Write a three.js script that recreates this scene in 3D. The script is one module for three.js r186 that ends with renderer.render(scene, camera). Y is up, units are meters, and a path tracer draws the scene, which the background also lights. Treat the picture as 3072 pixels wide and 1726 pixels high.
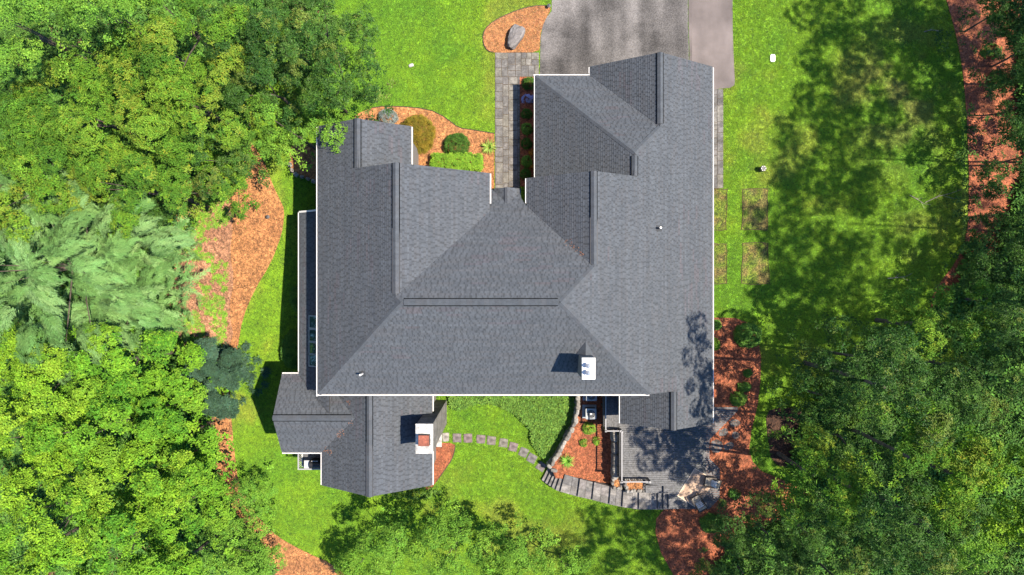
import * as THREE from 'three';
import { Sky } from 'three/addons/objects/Sky.js';
import { mergeGeometries } from 'three/addons/utils/BufferGeometryUtils.js';

// ---------------------------------------------------------------- camera, sky, sun, exposure
const CAM_H = 45.5, FOCAL = 2048;                       // metres above the drive; focal length in photo pixels
const scene = new THREE.Scene();
const camera = new THREE.PerspectiveCamera(2 * Math.atan(863 / FOCAL) * 180 / Math.PI, 3072 / 1726, 0.1, 2000);
camera.up.set(0, 0, -1);
camera.position.set(0, CAM_H, 0);
camera.lookAt(0, 0, 0);
const renderer = new THREE.WebGLRenderer({ antialias: true });
renderer.toneMapping = THREE.LinearToneMapping;
renderer.toneMappingExposure = 2.15;
renderer.shadowMap.enabled = true;
const SUN = new THREE.Vector3(0.57, 1, 0.03).normalize();
const sky = new Sky();
sky.name = 'sky';
sky.scale.setScalar(1500);
sky.userData = { kind: 'structure', label: 'clear blue summer sky over the garden' };
sky.material.uniforms.sunPosition.value.copy(SUN);
sky.material.uniforms.turbidity.value = 3;
sky.material.uniforms.rayleigh.value = 1.2;
sky.material.uniforms.mieCoefficient.value = 0.004;
scene.add(sky);
scene.environmentIntensity = 0.1;
const sun = new THREE.DirectionalLight(0xfff1dc, 5);
sun.name = 'sun';
sun.position.copy(SUN).multiplyScalar(120);
sun.castShadow = true;
sun.shadow.radius = 1;
sun.shadow.mapSize.set(4096, 4096);
Object.assign(sun.shadow.camera, { left: -50, right: 50, top: 45, bottom: -45, near: 1, far: 300 });
scene.add(sun, sun.target);

// ---------------------------------------------------------------- helpers
let seed = 12345;
const rnd = () => { seed = (seed + 0x6d2b79f5) | 0; let t = Math.imul(seed ^ (seed >>> 15), 1 | seed); t = (t + Math.imul(t ^ (t >>> 7), 61 | t)) ^ t; return ((t ^ (t >>> 14)) >>> 0) / 4294967296; };
const rr = (a, b) => a + (b - a) * rnd();
const pick = (a) => a[Math.floor(rnd() * a.length)];
const clamp = (x, a, b) => Math.min(b, Math.max(a, x));
const sstep = (a, b, x) => { const t = clamp((x - a) / (b - a), 0, 1); return t * t * (3 - 2 * t); };
const lerp = (a, b, t) => a + (b - a) * t;
const hash = (x, y) => { let h = Math.imul(x | 0, 374761393) + Math.imul(y | 0, 668265263); h = Math.imul(h ^ (h >>> 13), 1274126177); return ((h ^ (h >>> 16)) >>> 0) / 4294967296; };
function vnoise(x, y, wrap) {
  const x0 = Math.floor(x), y0 = Math.floor(y), fx = x - x0, fy = y - y0, u = fx * fx * (3 - 2 * fx), v = fy * fy * (3 - 2 * fy);
  const w = (n) => wrap ? ((n % wrap) + wrap) % wrap : n;
  return lerp(lerp(hash(w(x0), w(y0)), hash(w(x0 + 1), w(y0)), u), lerp(hash(w(x0), w(y0 + 1)), hash(w(x0 + 1), w(y0 + 1)), u), v);
}
const fbm = (x, y, o = 4) => { let s = 0, a = 0.5, t = 0; for (let i = 0; i < o; i++) { s += a * vnoise(x, y); t += a; a *= 0.5; x = x * 2.03 + 17; y = y * 2.03 + 31; } return s / t; };
const used = new Map();
const numbered = (n) => { const k = used.get(n) || 0; used.set(n, k + 1); return k ? `${n}_${String(k).padStart(3, '0')}` : n; };
function tag(o, label, category, group) { o.userData.label = label; o.userData.category = category; if (group) o.userData.group = group; return o; }
function add(o) { o.name = numbered(o.name); scene.add(o); return o; }
function mesh(name, geo, mat, parent) { const m = new THREE.Mesh(geo, mat); m.name = name; m.castShadow = m.receiveShadow = true; if (parent) parent.add(m); return m; }
function structure(name, geo, mat, label) { const m = add(mesh(name, geo, mat)); m.userData = { kind: 'structure', label }; return m; }
function thing(name, label, category, pos = [0, 0, 0], turn = 0, group) {
  const g = new THREE.Group(); g.name = name; g.position.set(...pos); g.rotation.y = turn; add(g); return tag(g, label, category, group);
}
function part(name, parent) { const g = new THREE.Group(); g.name = name; parent.add(g); return g; }
// a point of the photograph (3072 x 1726) at height h, in metres
const at = (px, py, h = 0) => [(px - 1536) * (CAM_H - h) / FOCAL, (py - 863) * (CAM_H - h) / FOCAL];
// ground height: level at the front and right, falling to a lower lawn behind and to the left
function T(x, z) {
  const far = sstep(60, 30, Math.abs(x)) ;
  const b = sstep(-6.3, 5.5, z);
  const north = -2.4 * (1 - sstep(7.4, 11.0, x));
  const south = x < 2 ? -2.4 : x < 10.4 ? -2.4 + 1.75 * (x - 2) / 8.4 : -0.65 + 0.55 * clamp((x - 10.4) / 2.5, 0, 1);
  const zc = 13.05 + clamp(x - 2.2, 0, 8) * 0.17;
  return lerp(north, south, sstep(zc - 0.3, zc + 0.3, z)) * b * far;
}
function ground(px, py) { let h = 0; for (let i = 0; i < 12; i++) { const [x, z] = at(px, py, h); h = lerp(h, T(x, z), 0.8); } const [x, z] = at(px, py, h); return [x, z]; }
const poly = (pts, ox = 0, oy = 0, s = 1) => pts.map(([a, b]) => ground(ox + a / s, oy + b / s));
const K = 3072 / 2575;                                   // overview pixels to photo pixels
const polyK = (pts) => pts.map(([a, b]) => ground(a * K, b * K));
function inside(p, x, z) { let c = false; for (let i = 0, j = p.length - 1; i < p.length; j = i++) { const [xi, zi] = p[i], [xj, zj] = p[j]; if ((zi > z) !== (zj > z) && x < (xj - xi) * (z - zi) / (zj - zi) + xi) c = !c; } return c; }
function smooth(p, n = 2) { for (let k = 0; k < n; k++) { const q = []; for (let i = 0; i < p.length; i++) { const a = p[i], b = p[(i + 1) % p.length]; q.push([lerp(a[0], b[0], .25), lerp(a[1], b[1], .25)], [lerp(a[0], b[0], .75), lerp(a[1], b[1], .75)]); } p = q; } return p; }
const bounds = (p) => [Math.min(...p.map(a => a[0])), Math.max(...p.map(a => a[0])), Math.min(...p.map(a => a[1])), Math.max(...p.map(a => a[1]))];

// triangle soup builder with flat normals
class Soup {
  constructor() { this.p = []; this.c = []; this.n = []; this.uv = []; }
  tri(a, b, c, col) {
    const ux = b[0] - a[0], uy = b[1] - a[1], uz = b[2] - a[2], vx = c[0] - a[0], vy = c[1] - a[1], vz = c[2] - a[2];
    let nx = uy * vz - uz * vy, ny = uz * vx - ux * vz, nz = ux * vy - uy * vx; const l = Math.hypot(nx, ny, nz) || 1; nx /= l; ny /= l; nz /= l;
    for (const v of [a, b, c]) { this.p.push(v[0], v[1], v[2]); this.n.push(nx, ny, nz); if (col) this.c.push(col[0], col[1], col[2]);
      const ax = Math.abs(nx), ay = Math.abs(ny), az = Math.abs(nz);
      if (ay >= ax && ay >= az) this.uv.push(v[0], v[2]); else if (ax > az) this.uv.push(v[2], v[1]); else this.uv.push(v[0], v[1]); }
  }
  quad(a, b, c, d, col) { this.tri(a, b, c, col); this.tri(a, c, d, col); }
  geo() { const g = new THREE.BufferGeometry(); g.setAttribute('position', new THREE.Float32BufferAttribute(this.p, 3)); g.setAttribute('normal', new THREE.Float32BufferAttribute(this.n, 3)); g.setAttribute('uv', new THREE.Float32BufferAttribute(this.uv, 2)); if (this.c.length) g.setAttribute('color', new THREE.Float32BufferAttribute(this.c, 3)); return g; }
  box(x0, x1, y0, y1, z0, z1, col) {
    this.quad([x0, y1, z1], [x1, y1, z1], [x1, y1, z0], [x0, y1, z0], col); this.quad([x0, y0, z0], [x1, y0, z0], [x1, y0, z1], [x0, y0, z1], col);
    this.quad([x0, y0, z1], [x1, y0, z1], [x1, y1, z1], [x0, y1, z1], col); this.quad([x1, y0, z0], [x0, y0, z0], [x0, y1, z0], [x1, y1, z0], col);
    this.quad([x1, y0, z1], [x1, y0, z0], [x1, y1, z0], [x1, y1, z1], col); this.quad([x0, y0, z0], [x0, y0, z1], [x0, y1, z1], [x0, y1, z0], col);
    return this;
  }
}
const box = (x0, x1, y0, y1, z0, z1) => new Soup().box(x0, x1, y0, y1, z0, z1).geo();
// convex slab from plan points with a chamfered upper edge
function slab(pts, y0, y1, ch = 0.012, topFn) {
  const s = new Soup(), n = pts.length; let area = 0; for (let i = 0; i < n; i++) { const a = pts[i], b = pts[(i + 1) % n]; area += a[0] * b[1] - b[0] * a[1]; }
  if (area > 0) pts = pts.slice().reverse();             // counter-clockwise seen from above (x right, z down)
  const cx = pts.reduce((t, a) => t + a[0], 0) / n, cz = pts.reduce((t, a) => t + a[1], 0) / n;
  const inn = pts.map(([x, z]) => { const d = Math.hypot(x - cx, z - cz) || 1, k = Math.max(0, 1 - ch * 1.4 / d); return [cx + (x - cx) * k, cz + (z - cz) * k]; });
  const top = (x, z) => topFn ? topFn(x, z) : y1;
  for (let i = 0; i < n; i++) { const j = (i + 1) % n, a = pts[i], b = pts[j], c = inn[i], d = inn[j];
    const ya = top(a[0], a[1]) - ch, yb = top(b[0], b[1]) - ch;
    s.quad([a[0], y0, a[1]], [b[0], y0, b[1]], [b[0], yb, b[1]], [a[0], ya, a[1]]);
    s.quad([a[0], ya, a[1]], [b[0], yb, b[1]], [d[0], top(d[0], d[1]), d[1]], [c[0], top(c[0], c[1]), c[1]]);
    s.tri([cx, top(cx, cz), cz], [c[0], top(c[0], c[1]), c[1]], [d[0], top(d[0], d[1]), d[1]]); }
  return s.geo();
}
const cyl = (r0, r1, h, x, y, z, n = 12) => new THREE.CylinderGeometry(r1, r0, h, n).translate(x, y + h / 2, z);
function tube(pts, r0, r1, seg = 7) {                     // tapered tube through points
  const s = new Soup(), rings = pts.map((p, i) => { const d = new THREE.Vector3(...pts[Math.min(i + 1, pts.length - 1)]).sub(new THREE.Vector3(...pts[Math.max(i - 1, 0)])).normalize();
    const u = new THREE.Vector3(0, 0, 1).cross(d); if (u.length() < 0.1) u.set(1, 0, 0).cross(d); u.normalize(); const v = d.clone().cross(u), r = lerp(r0, r1, i / (pts.length - 1));
    return Array.from({ length: seg }, (_, k) => { const a = k / seg * Math.PI * 2; return [p[0] + (u.x * Math.cos(a) + v.x * Math.sin(a)) * r, p[1] + (u.y * Math.cos(a) + v.y * Math.sin(a)) * r, p[2] + (u.z * Math.cos(a) + v.z * Math.sin(a)) * r]; }); });
  for (let i = 0; i < rings.length - 1; i++) for (let k = 0; k < seg; k++) { const m = (k + 1) % seg; s.quad(rings[i][k], rings[i][m], rings[i + 1][m], rings[i + 1][k]); }
  const e = rings[rings.length - 1]; for (let k = 1; k < seg - 1; k++) s.tri(e[0], e[k], e[k + 1]);
  return s.geo();
}
function rockGeo(sd, sx, sy, sz, rough = 0.22, detail = 2) {
  const g = new THREE.IcosahedronGeometry(1, detail), p = g.attributes.position, v = new THREE.Vector3();
  for (let i = 0; i < p.count; i++) { v.fromBufferAttribute(p, i); const n = vnoise(v.x * 1.7 + sd * 7, v.y * 1.7 + v.z * 2.3 + sd * 3) + 0.4 * vnoise(v.x * 4 + sd, v.z * 4 - v.y * 3); v.multiplyScalar(1 - rough + rough * 1.5 * n);
    for (const c of ['x', 'y', 'z']) v[c] = clamp(v[c], -0.82, 0.82); p.setXYZ(i, v.x * sx, v.y * sy, v.z * sz); }
  g.computeVertexNormals(); return g;
}
// sheet over a plan polygon that follows the ground
function sheet(pts, lift, cell = 0.4, hFn = T, colFn) {
  const [x0, x1, z0, z1] = bounds(pts), pos = [], uv = [], col = [], idx = [];
  const clip = (p, ax, lim, keepLess) => { const out = []; for (let i = 0; i < p.length; i++) { const a = p[i], b = p[(i + 1) % p.length], ia = keepLess ? a[ax] <= lim : a[ax] >= lim, ib = keepLess ? b[ax] <= lim : b[ax] >= lim; if (ia) out.push(a); if (ia !== ib) { const t = (lim - a[ax]) / (b[ax] - a[ax]); out.push([lerp(a[0], b[0], t), lerp(a[1], b[1], t)]); } } return out; };
  for (let i = Math.floor(x0 / cell); i * cell < x1; i++) {
    const strip = clip(clip(pts, 0, i * cell, false), 0, (i + 1) * cell, true); if (strip.length < 3) continue;
    for (let j = Math.floor(z0 / cell); j * cell < z1; j++) {
      const c = clip(clip(strip, 1, j * cell, false), 1, (j + 1) * cell, true); if (c.length < 3) continue;
      const v2 = c.map(a => new THREE.Vector2(a[0], a[1])); if (Math.abs(THREE.ShapeUtils.area(v2)) < 1e-6) continue;
      const tris = THREE.ShapeUtils.triangulateShape(v2, []), base = pos.length / 3;
      for (const a of c) { pos.push(a[0], hFn(a[0], a[1]) + lift, a[1]); uv.push(a[0], a[1]); if (colFn) col.push(...colFn(a[0], a[1])); }
      const cw = THREE.ShapeUtils.area(v2) > 0;
      for (const t of tris) { const [a, b, d] = t.map(n => n + base); const A = c[t[0]], B = c[t[1]], D = c[t[2]]; const up = (B[1] - A[1]) * (D[0] - A[0]) - (B[0] - A[0]) * (D[1] - A[1]); if (up > 0) idx.push(a, b, d); else idx.push(a, d, b); }
    }
  }
  const g = new THREE.BufferGeometry(); g.setAttribute('position', new THREE.Float32BufferAttribute(pos, 3)); g.setAttribute('uv', new THREE.Float32BufferAttribute(uv, 2)); if (colFn) g.setAttribute('color', new THREE.Float32BufferAttribute(col, 3)); g.setIndex(idx); g.computeVertexNormals(); return g;
}

// ---------------------------------------------------------------- materials
function tex(n, fn, srgb = true, repeat = 1) {
  const d = new Uint8Array(n * n * 4);
  for (let y = 0; y < n; y++) for (let x = 0; x < n; x++) { const c = fn(x, y, n), i = (y * n + x) * 4; d[i] = clamp(c[0], 0, 255); d[i + 1] = clamp(c[1], 0, 255); d[i + 2] = clamp(c[2], 0, 255); d[i + 3] = 255; }
  const t = new THREE.DataTexture(d, n, n); t.wrapS = t.wrapT = THREE.RepeatWrapping; t.magFilter = THREE.LinearFilter; t.minFilter = THREE.LinearMipmapLinearFilter; t.generateMipmaps = true; if (srgb) t.colorSpace = THREE.SRGBColorSpace; t.repeat.set(repeat, repeat); t.needsUpdate = true; return t;
}
// a texture of grain around a mid grey that multiplies the material colour
const grainTex = (n, cells, amp, metres, seedv = 0) => tex(n, (x, y) => { let s = 0, a = 1, t = 0; for (const c of cells) { s += a * (vnoise(x / n * c + seedv * 13.7 * 0, y / n * c, c) - 0.5); t += a; a *= 0.8; } const w = hash(x + seedv, y) - 0.5; const v = 205 + (s / t * 1.6 + w * 0.5) * amp; return [v, v, v]; }, true, 1 / metres);
const bumpTex = (n, cells, metres) => tex(n, (x, y) => { let s = 0, a = 1, t = 0; for (const c of cells) { s += a * vnoise(x / n * c, y / n * c, c); t += a; a *= 0.7; } const v = s / t * 255; return [v, v, v]; }, false, 1 / metres);
const M = (o) => new THREE.MeshStandardMaterial({ roughness: 0.85, metalness: 0, ...o });
const lin = (r, g, b) => new THREE.Color().setRGB(r, g, b);
const grainFine = grainTex(512, [64, 160, 256], 120, 5.1);
const grainShingle = grainTex(512, [40, 160, 256], 34, 5.1, 9);
const grainStone = grainTex(512, [12, 40, 120], 90, 2.7, 5);
const bumpFine = bumpTex(512, [60, 150, 256], 3.3);
const grassTex = tex(512, (x, y, n) => { const a = vnoise(x / n * 40, y / n * 40, 40), b = vnoise(x / n * 130, y / n * 130, 130), c = hash(x, y), v = 150 + (a - .5) * 60 + (b - .5) * 110 + (c - .5) * 70; return [v * 1.03 + (b - .5) * 24, v * 1.12, v * 0.9 - (c - .5) * 20]; }, true, 1 / 6.3);
const mulchTex = tex(512, (x, y, n) => { const a = vnoise(x / n * 30, y / n * 30, 30), b = vnoise(x / n * 128, y / n * 128, 128), b2 = vnoise(x / n * 64, y / n * 64, 64), c = hash(x, y), v = 165 + (a - .5) * 50 + (b - .5) * 70 + (b2 - .5) * 80 + (c - .5) * 70; return [v * 1.1, v + (c - .5) * 16, v * .95]; }, true, 1 / 4.7);
const asphaltTex = tex(1024, (x, y, n) => {            // weathered asphalt: pale sealer lines and streaks along the drive, darker tar patches
  const st = vnoise(x / n * 14, y / n * 3, 0), st2 = vnoise(x / n * 34 + 9, y / n * 5), pt = fbm(x / n * 6, y / n * 6, 4), g = hash(x, y), g2 = vnoise(x / n * 300, y / n * 300);
  const dk = clamp((fbm(x / n * 9 + 40, y / n * 9, 3) - .58) * 5, 0, 1) * 34; const v = 180 + (st - .5) * 90 + (st2 - .5) * 40 + (pt - .5) * 70 + (g - .5) * 70 + (g2 - .5) * 60 - dk; return [v, v * .985, v * .98]; }, true, 1);
asphaltTex.repeat.set(1 / 14, 1 / 12);
const smoothDriveTex = tex(512, (x, y, n) => { const p = fbm(x / n * 4, y / n * 5, 4), s = fbm(x / n * 10 + 30, y / n * 2, 3), g = hash(x, y), v = 195 + (p - .5) * 70 + (s - .5) * 40 + (g - .5) * 26; return [v, v * .955, v * .95]; }, true, 1 / 6);
const mat = {
  lawn: M({ color: lin(0.26, 0.45, 0.022), map: grassTex, vertexColors: true, bumpMap: bumpFine, bumpScale: 0.03, roughness: 0.95 }),
  mulchA: M({ color: lin(0.62, 0.335, 0.14), map: mulchTex, bumpMap: bumpFine, bumpScale: 0.05, roughness: 0.95, vertexColors: true }),
  mulchB: M({ color: lin(0.52, 0.2, 0.1), map: mulchTex, bumpMap: bumpFine, bumpScale: 0.05, roughness: 0.95, vertexColors: true }),
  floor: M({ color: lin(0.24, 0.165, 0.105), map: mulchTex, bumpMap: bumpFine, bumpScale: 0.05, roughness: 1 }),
  clay: M({ color: lin(0.55, 0.335, 0.21), map: mulchTex, bumpMap: bumpFine, bumpScale: 0.05, roughness: 1, vertexColors: true }),
  plank: M({ color: lin(0.12, 0.075, 0.045), roughness: 1, map: grainStone }),
  soil: M({ color: lin(0.10, 0.06, 0.04), map: mulchTex, bumpMap: bumpFine, bumpScale: 0.05, roughness: 1 }),
  asphalt: M({ color: lin(0.232, 0.226, 0.222), map: asphaltTex, bumpMap: bumpFine, bumpScale: 0.012, roughness: 0.9 }),
  drive: M({ color: lin(0.24, 0.226, 0.219), map: smoothDriveTex, roughness: 0.9 }),
  shingle: M({ vertexColors: true, roughness: 0.9, map: grainShingle }),
  deckwood: M({ color: lin(0.03, 0.03, 0.03), roughness: 1 }),
  white: M({ color: lin(0.66, 0.65, 0.64), roughness: 0.45 }),
  offwhite: M({ color: lin(0.72, 0.71, 0.68), roughness: 0.6, map: grainStone }),
  siding: M({ color: lin(0.19, 0.175, 0.165), roughness: 0.8 }),
  chimney: M({ color: lin(0.27, 0.245, 0.23), roughness: 0.85, map: grainStone }),
  terracotta: M({ color: lin(0.36, 0.105, 0.06), roughness: 0.75, map: grainStone }),
  black: M({ color: lin(0.012, 0.012, 0.014), roughness: 0.5 }),
  charcoal: M({ color: lin(0.035, 0.036, 0.04), roughness: 0.55 }),
  railcap: M({ color: lin(0.27, 0.27, 0.28), roughness: 0.5 }),
  metal: M({ color: lin(0.5, 0.5, 0.5), roughness: 0.35, metalness: 0.7 }),
  silver: M({ color: lin(0.55, 0.55, 0.56), roughness: 0.4, metalness: 0.3 }),
  acgrey: M({ color: lin(0.26, 0.28, 0.3), roughness: 0.5, metalness: 0.2 }),
  beige: M({ color: lin(0.46, 0.41, 0.33), roughness: 0.95, map: grainFine }),
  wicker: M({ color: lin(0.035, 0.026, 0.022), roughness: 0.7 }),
  glass: new THREE.MeshPhysicalMaterial({ color: lin(0.02, 0.05, 0.05), roughness: 0.06, metalness: 0, clearcoat: 1 }),
  granite: M({ color: lin(0.3, 0.28, 0.275), roughness: 0.9, map: grainStone, bumpMap: bumpFine, bumpScale: 0.03 }),
  bark: M({ color: lin(0.13, 0.1, 0.08), roughness: 1, map: grainStone }),
  deadwood: M({ color: lin(0.36, 0.32, 0.27), roughness: 1, map: grainStone }),
  wellcap: M({ color: lin(0.13, 0.13, 0.135), roughness: 0.6, map: grainStone }),
  concrete: M({ color: lin(0.6, 0.58, 0.56), roughness: 0.8, map: grainStone }),
};
const flag = [[.215, .205, .19], [.185, .178, .17], [.24, .228, .205], [.2, .19, .184], [.228, .215, .185], [.165, .158, .153]].map(c => M({ color: lin(...c), roughness: 0.88, map: grainStone, bumpMap: bumpFine, bumpScale: 0.008 }));
const wallStone = [[.34, .31, .27], [.42, .4, .36], [.27, .25, .23], [.48, .46, .43]].map(c => M({ color: lin(...c), roughness: 0.9, map: grainStone }));
const boardMat = [[.125, .129, .14], [.137, .14, .15], [.115, .12, .131], [.145, .147, .156]].map(c => M({ color: lin(...c), roughness: 0.62, map: grainFine }));
const stepStone = [[.235, .225, .215], [.3, .285, .27], [.19, .185, .185], [.26, .24, .235], [.215, .205, .195]].map(c => M({ color: lin(...c), roughness: 0.85, map: grainStone, bumpMap: bumpFine, bumpScale: 0.006 }));

// ---------------------------------------------------------------- terrain
const lawnTint = (x, z) => {                              // patches of paler, drier and lusher turf
  const a = fbm(x * 0.22 + 5, z * 0.22 + 9, 4), b = fbm(x * 0.7 + 40, z * 0.7 + 3, 3), c = fbm(x * 1.9, z * 1.9 + 70, 2);
  const dry = sstep(0.56, 0.78, a + (b - .5) * 0.35), lush = sstep(0.5, 0.25, a);
  let r = 1 + (b - .5) * 0.45 + (c - .5) * .3, g = 1 + (b - .5) * 0.22 + (c - .5) * .2, bl = 1;
  r = lerp(r, r * 1.3, dry); g = lerp(g, g * 0.95, dry); bl = lerp(bl, 2.4, dry); r = lerp(r, r * 0.8, lush); g = lerp(g, g * 0.92, lush);
  const worn = Math.max(sstep(4, 0, Math.hypot((x - 26) / 1.4, (z + 13) / 2)) * sstep(.38, .6, b), 0);    // thin brownish turf in the far corner of the right lawn
  r = lerp(r, 1.35, worn * .8); g = lerp(g, .72, worn * .8); bl = lerp(bl, 5, worn * .8);
  return [r, g, bl];
};
{
  const line = (lo, hi, f) => { const a = []; for (let v = -420; v < lo; v += Math.max(3, (lo - v) * 0.25)) a.push(v); for (let v = lo; v <= hi + 1e-6; v += f) a.push(v); for (let v = hi + 3; v < 430; v += Math.max(3, (v - hi) * 0.3)) a.push(v); return a; };
  const xs = line(-40, 40, 0.32), zs = line(-28, 28, 0.32), pos = [], uv = [], col = [], idx = [];
  for (const z of zs) for (const x of xs) { pos.push(x, T(x, z), z); uv.push(x, z); col.push(...lawnTint(x, z)); }
  for (let j = 0; j < zs.length - 1; j++) for (let i = 0; i < xs.length - 1; i++) { const a = j * xs.length + i, b = a + 1, c = a + xs.length, d = c + 1; idx.push(a, c, b, b, c, d); }
  const g = new THREE.BufferGeometry(); g.setAttribute('position', new THREE.Float32BufferAttribute(pos, 3)); g.setAttribute('uv', new THREE.Float32BufferAttribute(uv, 2)); g.setAttribute('color', new THREE.Float32BufferAttribute(col, 3)); g.setIndex(idx); g.computeVertexNormals();
  structure('lawn', g, mat.lawn, 'mown green lawn on all sides of the house');
}
const mTint = (x, z) => { const a = fbm(x * .5 + 3, z * .5, 3), b = fbm(x * 2.6, z * 2.6, 2), v = 1 + (a - .5) * .35 + (b - .5) * .5; return [v, v * (1 + (a - .5) * .12), v]; };
const beds = [];                                          // polygons without turf
function bed(name, pts, lift, material, label, hFn) { beds.push(pts); return structure(name, sheet(pts, lift, 0.4, hFn, mTint), material, label); }
// drive
const driveP = poly([[1682, -60], [1682, 0], [1655, 33], [1629, 66], [1622, 115], [1620.6, 159], [1619, 235], [1660, 300], [2066, 300], [2067, 150], [2064, 60], [2065, -60]]);
const parkP = poly([[2066.5, -60], [2065.5, 60], [2068.5, 150], [2067.5, 300], [2150, 300], [2150, 268], [2163, 266], [2190, 264], [2203, 256], [2204.6, 245], [2201, 166], [2198, 80], [2196, 0], [2196, -60]]);
const northOf = (p) => p.map(([x, z]) => z < -19 ? [x, -60] : [x, z]);
beds.push(northOf(driveP), northOf(parkP));
structure('driveway', sheet(northOf(driveP), 0.02, 2), mat.asphalt, 'weathered grey asphalt driveway in front of the garage');
structure('parking_strip', sheet(northOf(parkP), 0.024, 2), mat.drive, 'smooth pinkish grey paved strip along the right edge of the driveway');
// mulch
const islandP = smooth(poly([[770, 75], [720, 50], [600, 55], [450, 95], [300, 160], [190, 230], [145, 310], [150, 400], [185, 462], [250, 478], [420, 476], [655, 474], [664, 400], [668, 300], [700, 200]], 1400, 0, 3.014), 1);
bed('island_bed', islandP, 0.04, mat.mulchA, 'orange mulch island bed with a boulder beside the driveway');
const frontBedP = poly([[560, 130], [700, 75], [820, 60], [1000, 66], [1150, 80], [1280, 108], [1380, 158], [1440, 200], [1500, 248], [1560, 275], [1700, 295], [1874, 325], [1874, 860], [1500, 900], [900, 800], [500, 500], [500, 200]], 900, 300, 3.215);
bed('front_bed', frontBedP, 0.04, mat.mulchA, 'orange mulch bed with clipped shrubs left of the flagstone walk');
const sideBedP = poly([[1559, 231], [1640, 231], [1640, 560], [1561, 560]]);
bed('garage_bed', sideBedP, 0.04, mat.mulchB, 'narrow mulch strip of small plants between walk and garage');
const leftPathP = smooth(polyK([[610, 330], [660, 395], [686, 465], [703, 500], [716, 528], [712, 575], [700, 615], [680, 665], [640, 730], [610, 800], [598, 870], [592, 930], [575, 1000], [583, 1060], [587, 1110], [593, 1165], [600, 1215], [640, 1290], [690, 1345], [760, 1385], [840, 1420], [880, 1460], [900, 1560], [-300, 1560], [-300, -100], [100, -100], [560, 250]]), 1);
const floorP = smooth(polyK([[600, 200], [640, 330], [600, 400], [520, 440], [440, 480], [440, 700], [440, 880], [520, 930], [545, 1000], [535, 1100], [545, 1200], [590, 1290], [660, 1360], [700, 1460], [700, 1600], [-300, 1600], [-300, -200], [700, -200], [860, 60], [800, 200]]), 1);
structure('woodland_floor', sheet(floorP, 0.06, 1), mat.floor, 'dark leaf litter on the ground under the left woods');
const claySoilP = smooth(polyK([[455, 500], [520, 480], [575, 490], [588, 560], [578, 640], [590, 700], [575, 780], [590, 860], [540, 895], [440, 880], [440, 700]]), 1);
structure('clearing_soil', sheet(claySoilP, 0.05, .5, T, mTint), mat.clay, 'pinkish tan bare soil of the clearing beside the pine');
bed('woodland_mulch', leftPathP, 0.04, mat.mulchA, 'orange wood mulch path and bare soil under the trees on the left');
const rightPathP = smooth(polyK([[2370, -40], [2385, 20], [2402, 80], [2420, 170], [2428, 260], [2434, 360], [2437, 470], [2432, 600], [2400, 665], [2360, 715], [2338, 760], [2345, 830], [2450, 900], [2900, 900], [2900, -40]]), 1);
bed('right_mulch_path', rightPathP, 0.04, mat.mulchB, 'dark red mulch path along the trees at the right edge');
const rearBedP = polyK([[1760, 798], [1850, 800], [1880, 812], [1905, 845], [1914, 900], [1912, 960], [1905, 1020], [1890, 1080], [1884, 1130], [1892, 1160], [1915, 1185], [1950, 1200], [2050, 1240], [2150, 1500], [1715, 1500], [1690, 1440], [1662, 1390], [1648, 1340], [1650, 1305], [1672, 1278], [1700, 1270], [1775, 1260], [1775, 1000], [1760, 900]]);
bed('rear_mulch_bed', rearBedP, 0.04, mat.mulchB, 'reddish brown mulch bed wrapped round the deck and right rear corner');
const chimneyBedP = smooth(poly([[200, 740], [480, 738], [470, 850], [430, 960], [360, 1060], [260, 1200], [180, 1310], [100, 1330], [100, 800]], 1250, 1150, 4.135), 1);
bed('chimney_bed', chimneyBedP, 0.04, mat.mulchB, 'small mulch bed at the foot of the tall chimney');
const rightFloorP = smooth(polyK([[2480, 640], [2400, 720], [2330, 800], [2260, 830], [2160, 880], [2090, 960], [2030, 1040], [2000, 1120], [1990, 1180], [2040, 1230], [2010, 1290], [1900, 1330], [1830, 1370], [1790, 1447], [1780, 1600], [3000, 1600], [3000, 640]]), 1);
structure('right_woodland_floor', sheet(rightFloorP, 0.06, 1), mat.floor, 'dark leaf litter on the ground under the right rear woods'); beds.push(rightFloorP);
const edgeFloorP = smooth(polyK([[2590, -60], [2570, 60], [2560, 200], [2570, 330], [2590, 420], [2540, 520], [2510, 640], [2560, 700], [3000, 700], [3000, -60]]), 1);
structure('edge_woodland_floor', sheet(edgeFloorP, 0.06, 1), mat.floor, 'dark leaf litter under the trees on the right edge'); beds.push(edgeFloorP);
const darkSoilP = smooth(polyK([[1925, 1035], [1960, 1025], [2010, 1025], [2030, 1050], [2010, 1110], [1990, 1180], [1940, 1165], [1930, 1100]]), 1);
structure('bare_soil', sheet(darkSoilP, 0.03, .5), mat.soil, 'patch of bare dark soil between rear lawn and trees');
beds.push(darkSoilP);
const gardenPlots = [[[2140, 567], [2181, 566], [2179, 690], [2140, 690]], [[2229, 567], [2303, 567], [2303, 690], [2226, 690]], [[2142, 731], [2180, 731], [2180, 850], [2142, 852]], [[2229, 730], [2304, 730], [2308, 852], [2226, 852]]];
const plotMat = M({ color: lin(0.30, 0.235, 0.10), map: grassTex, bumpMap: bumpFine, bumpScale: 0.05, roughness: 1, vertexColors: true });
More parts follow.
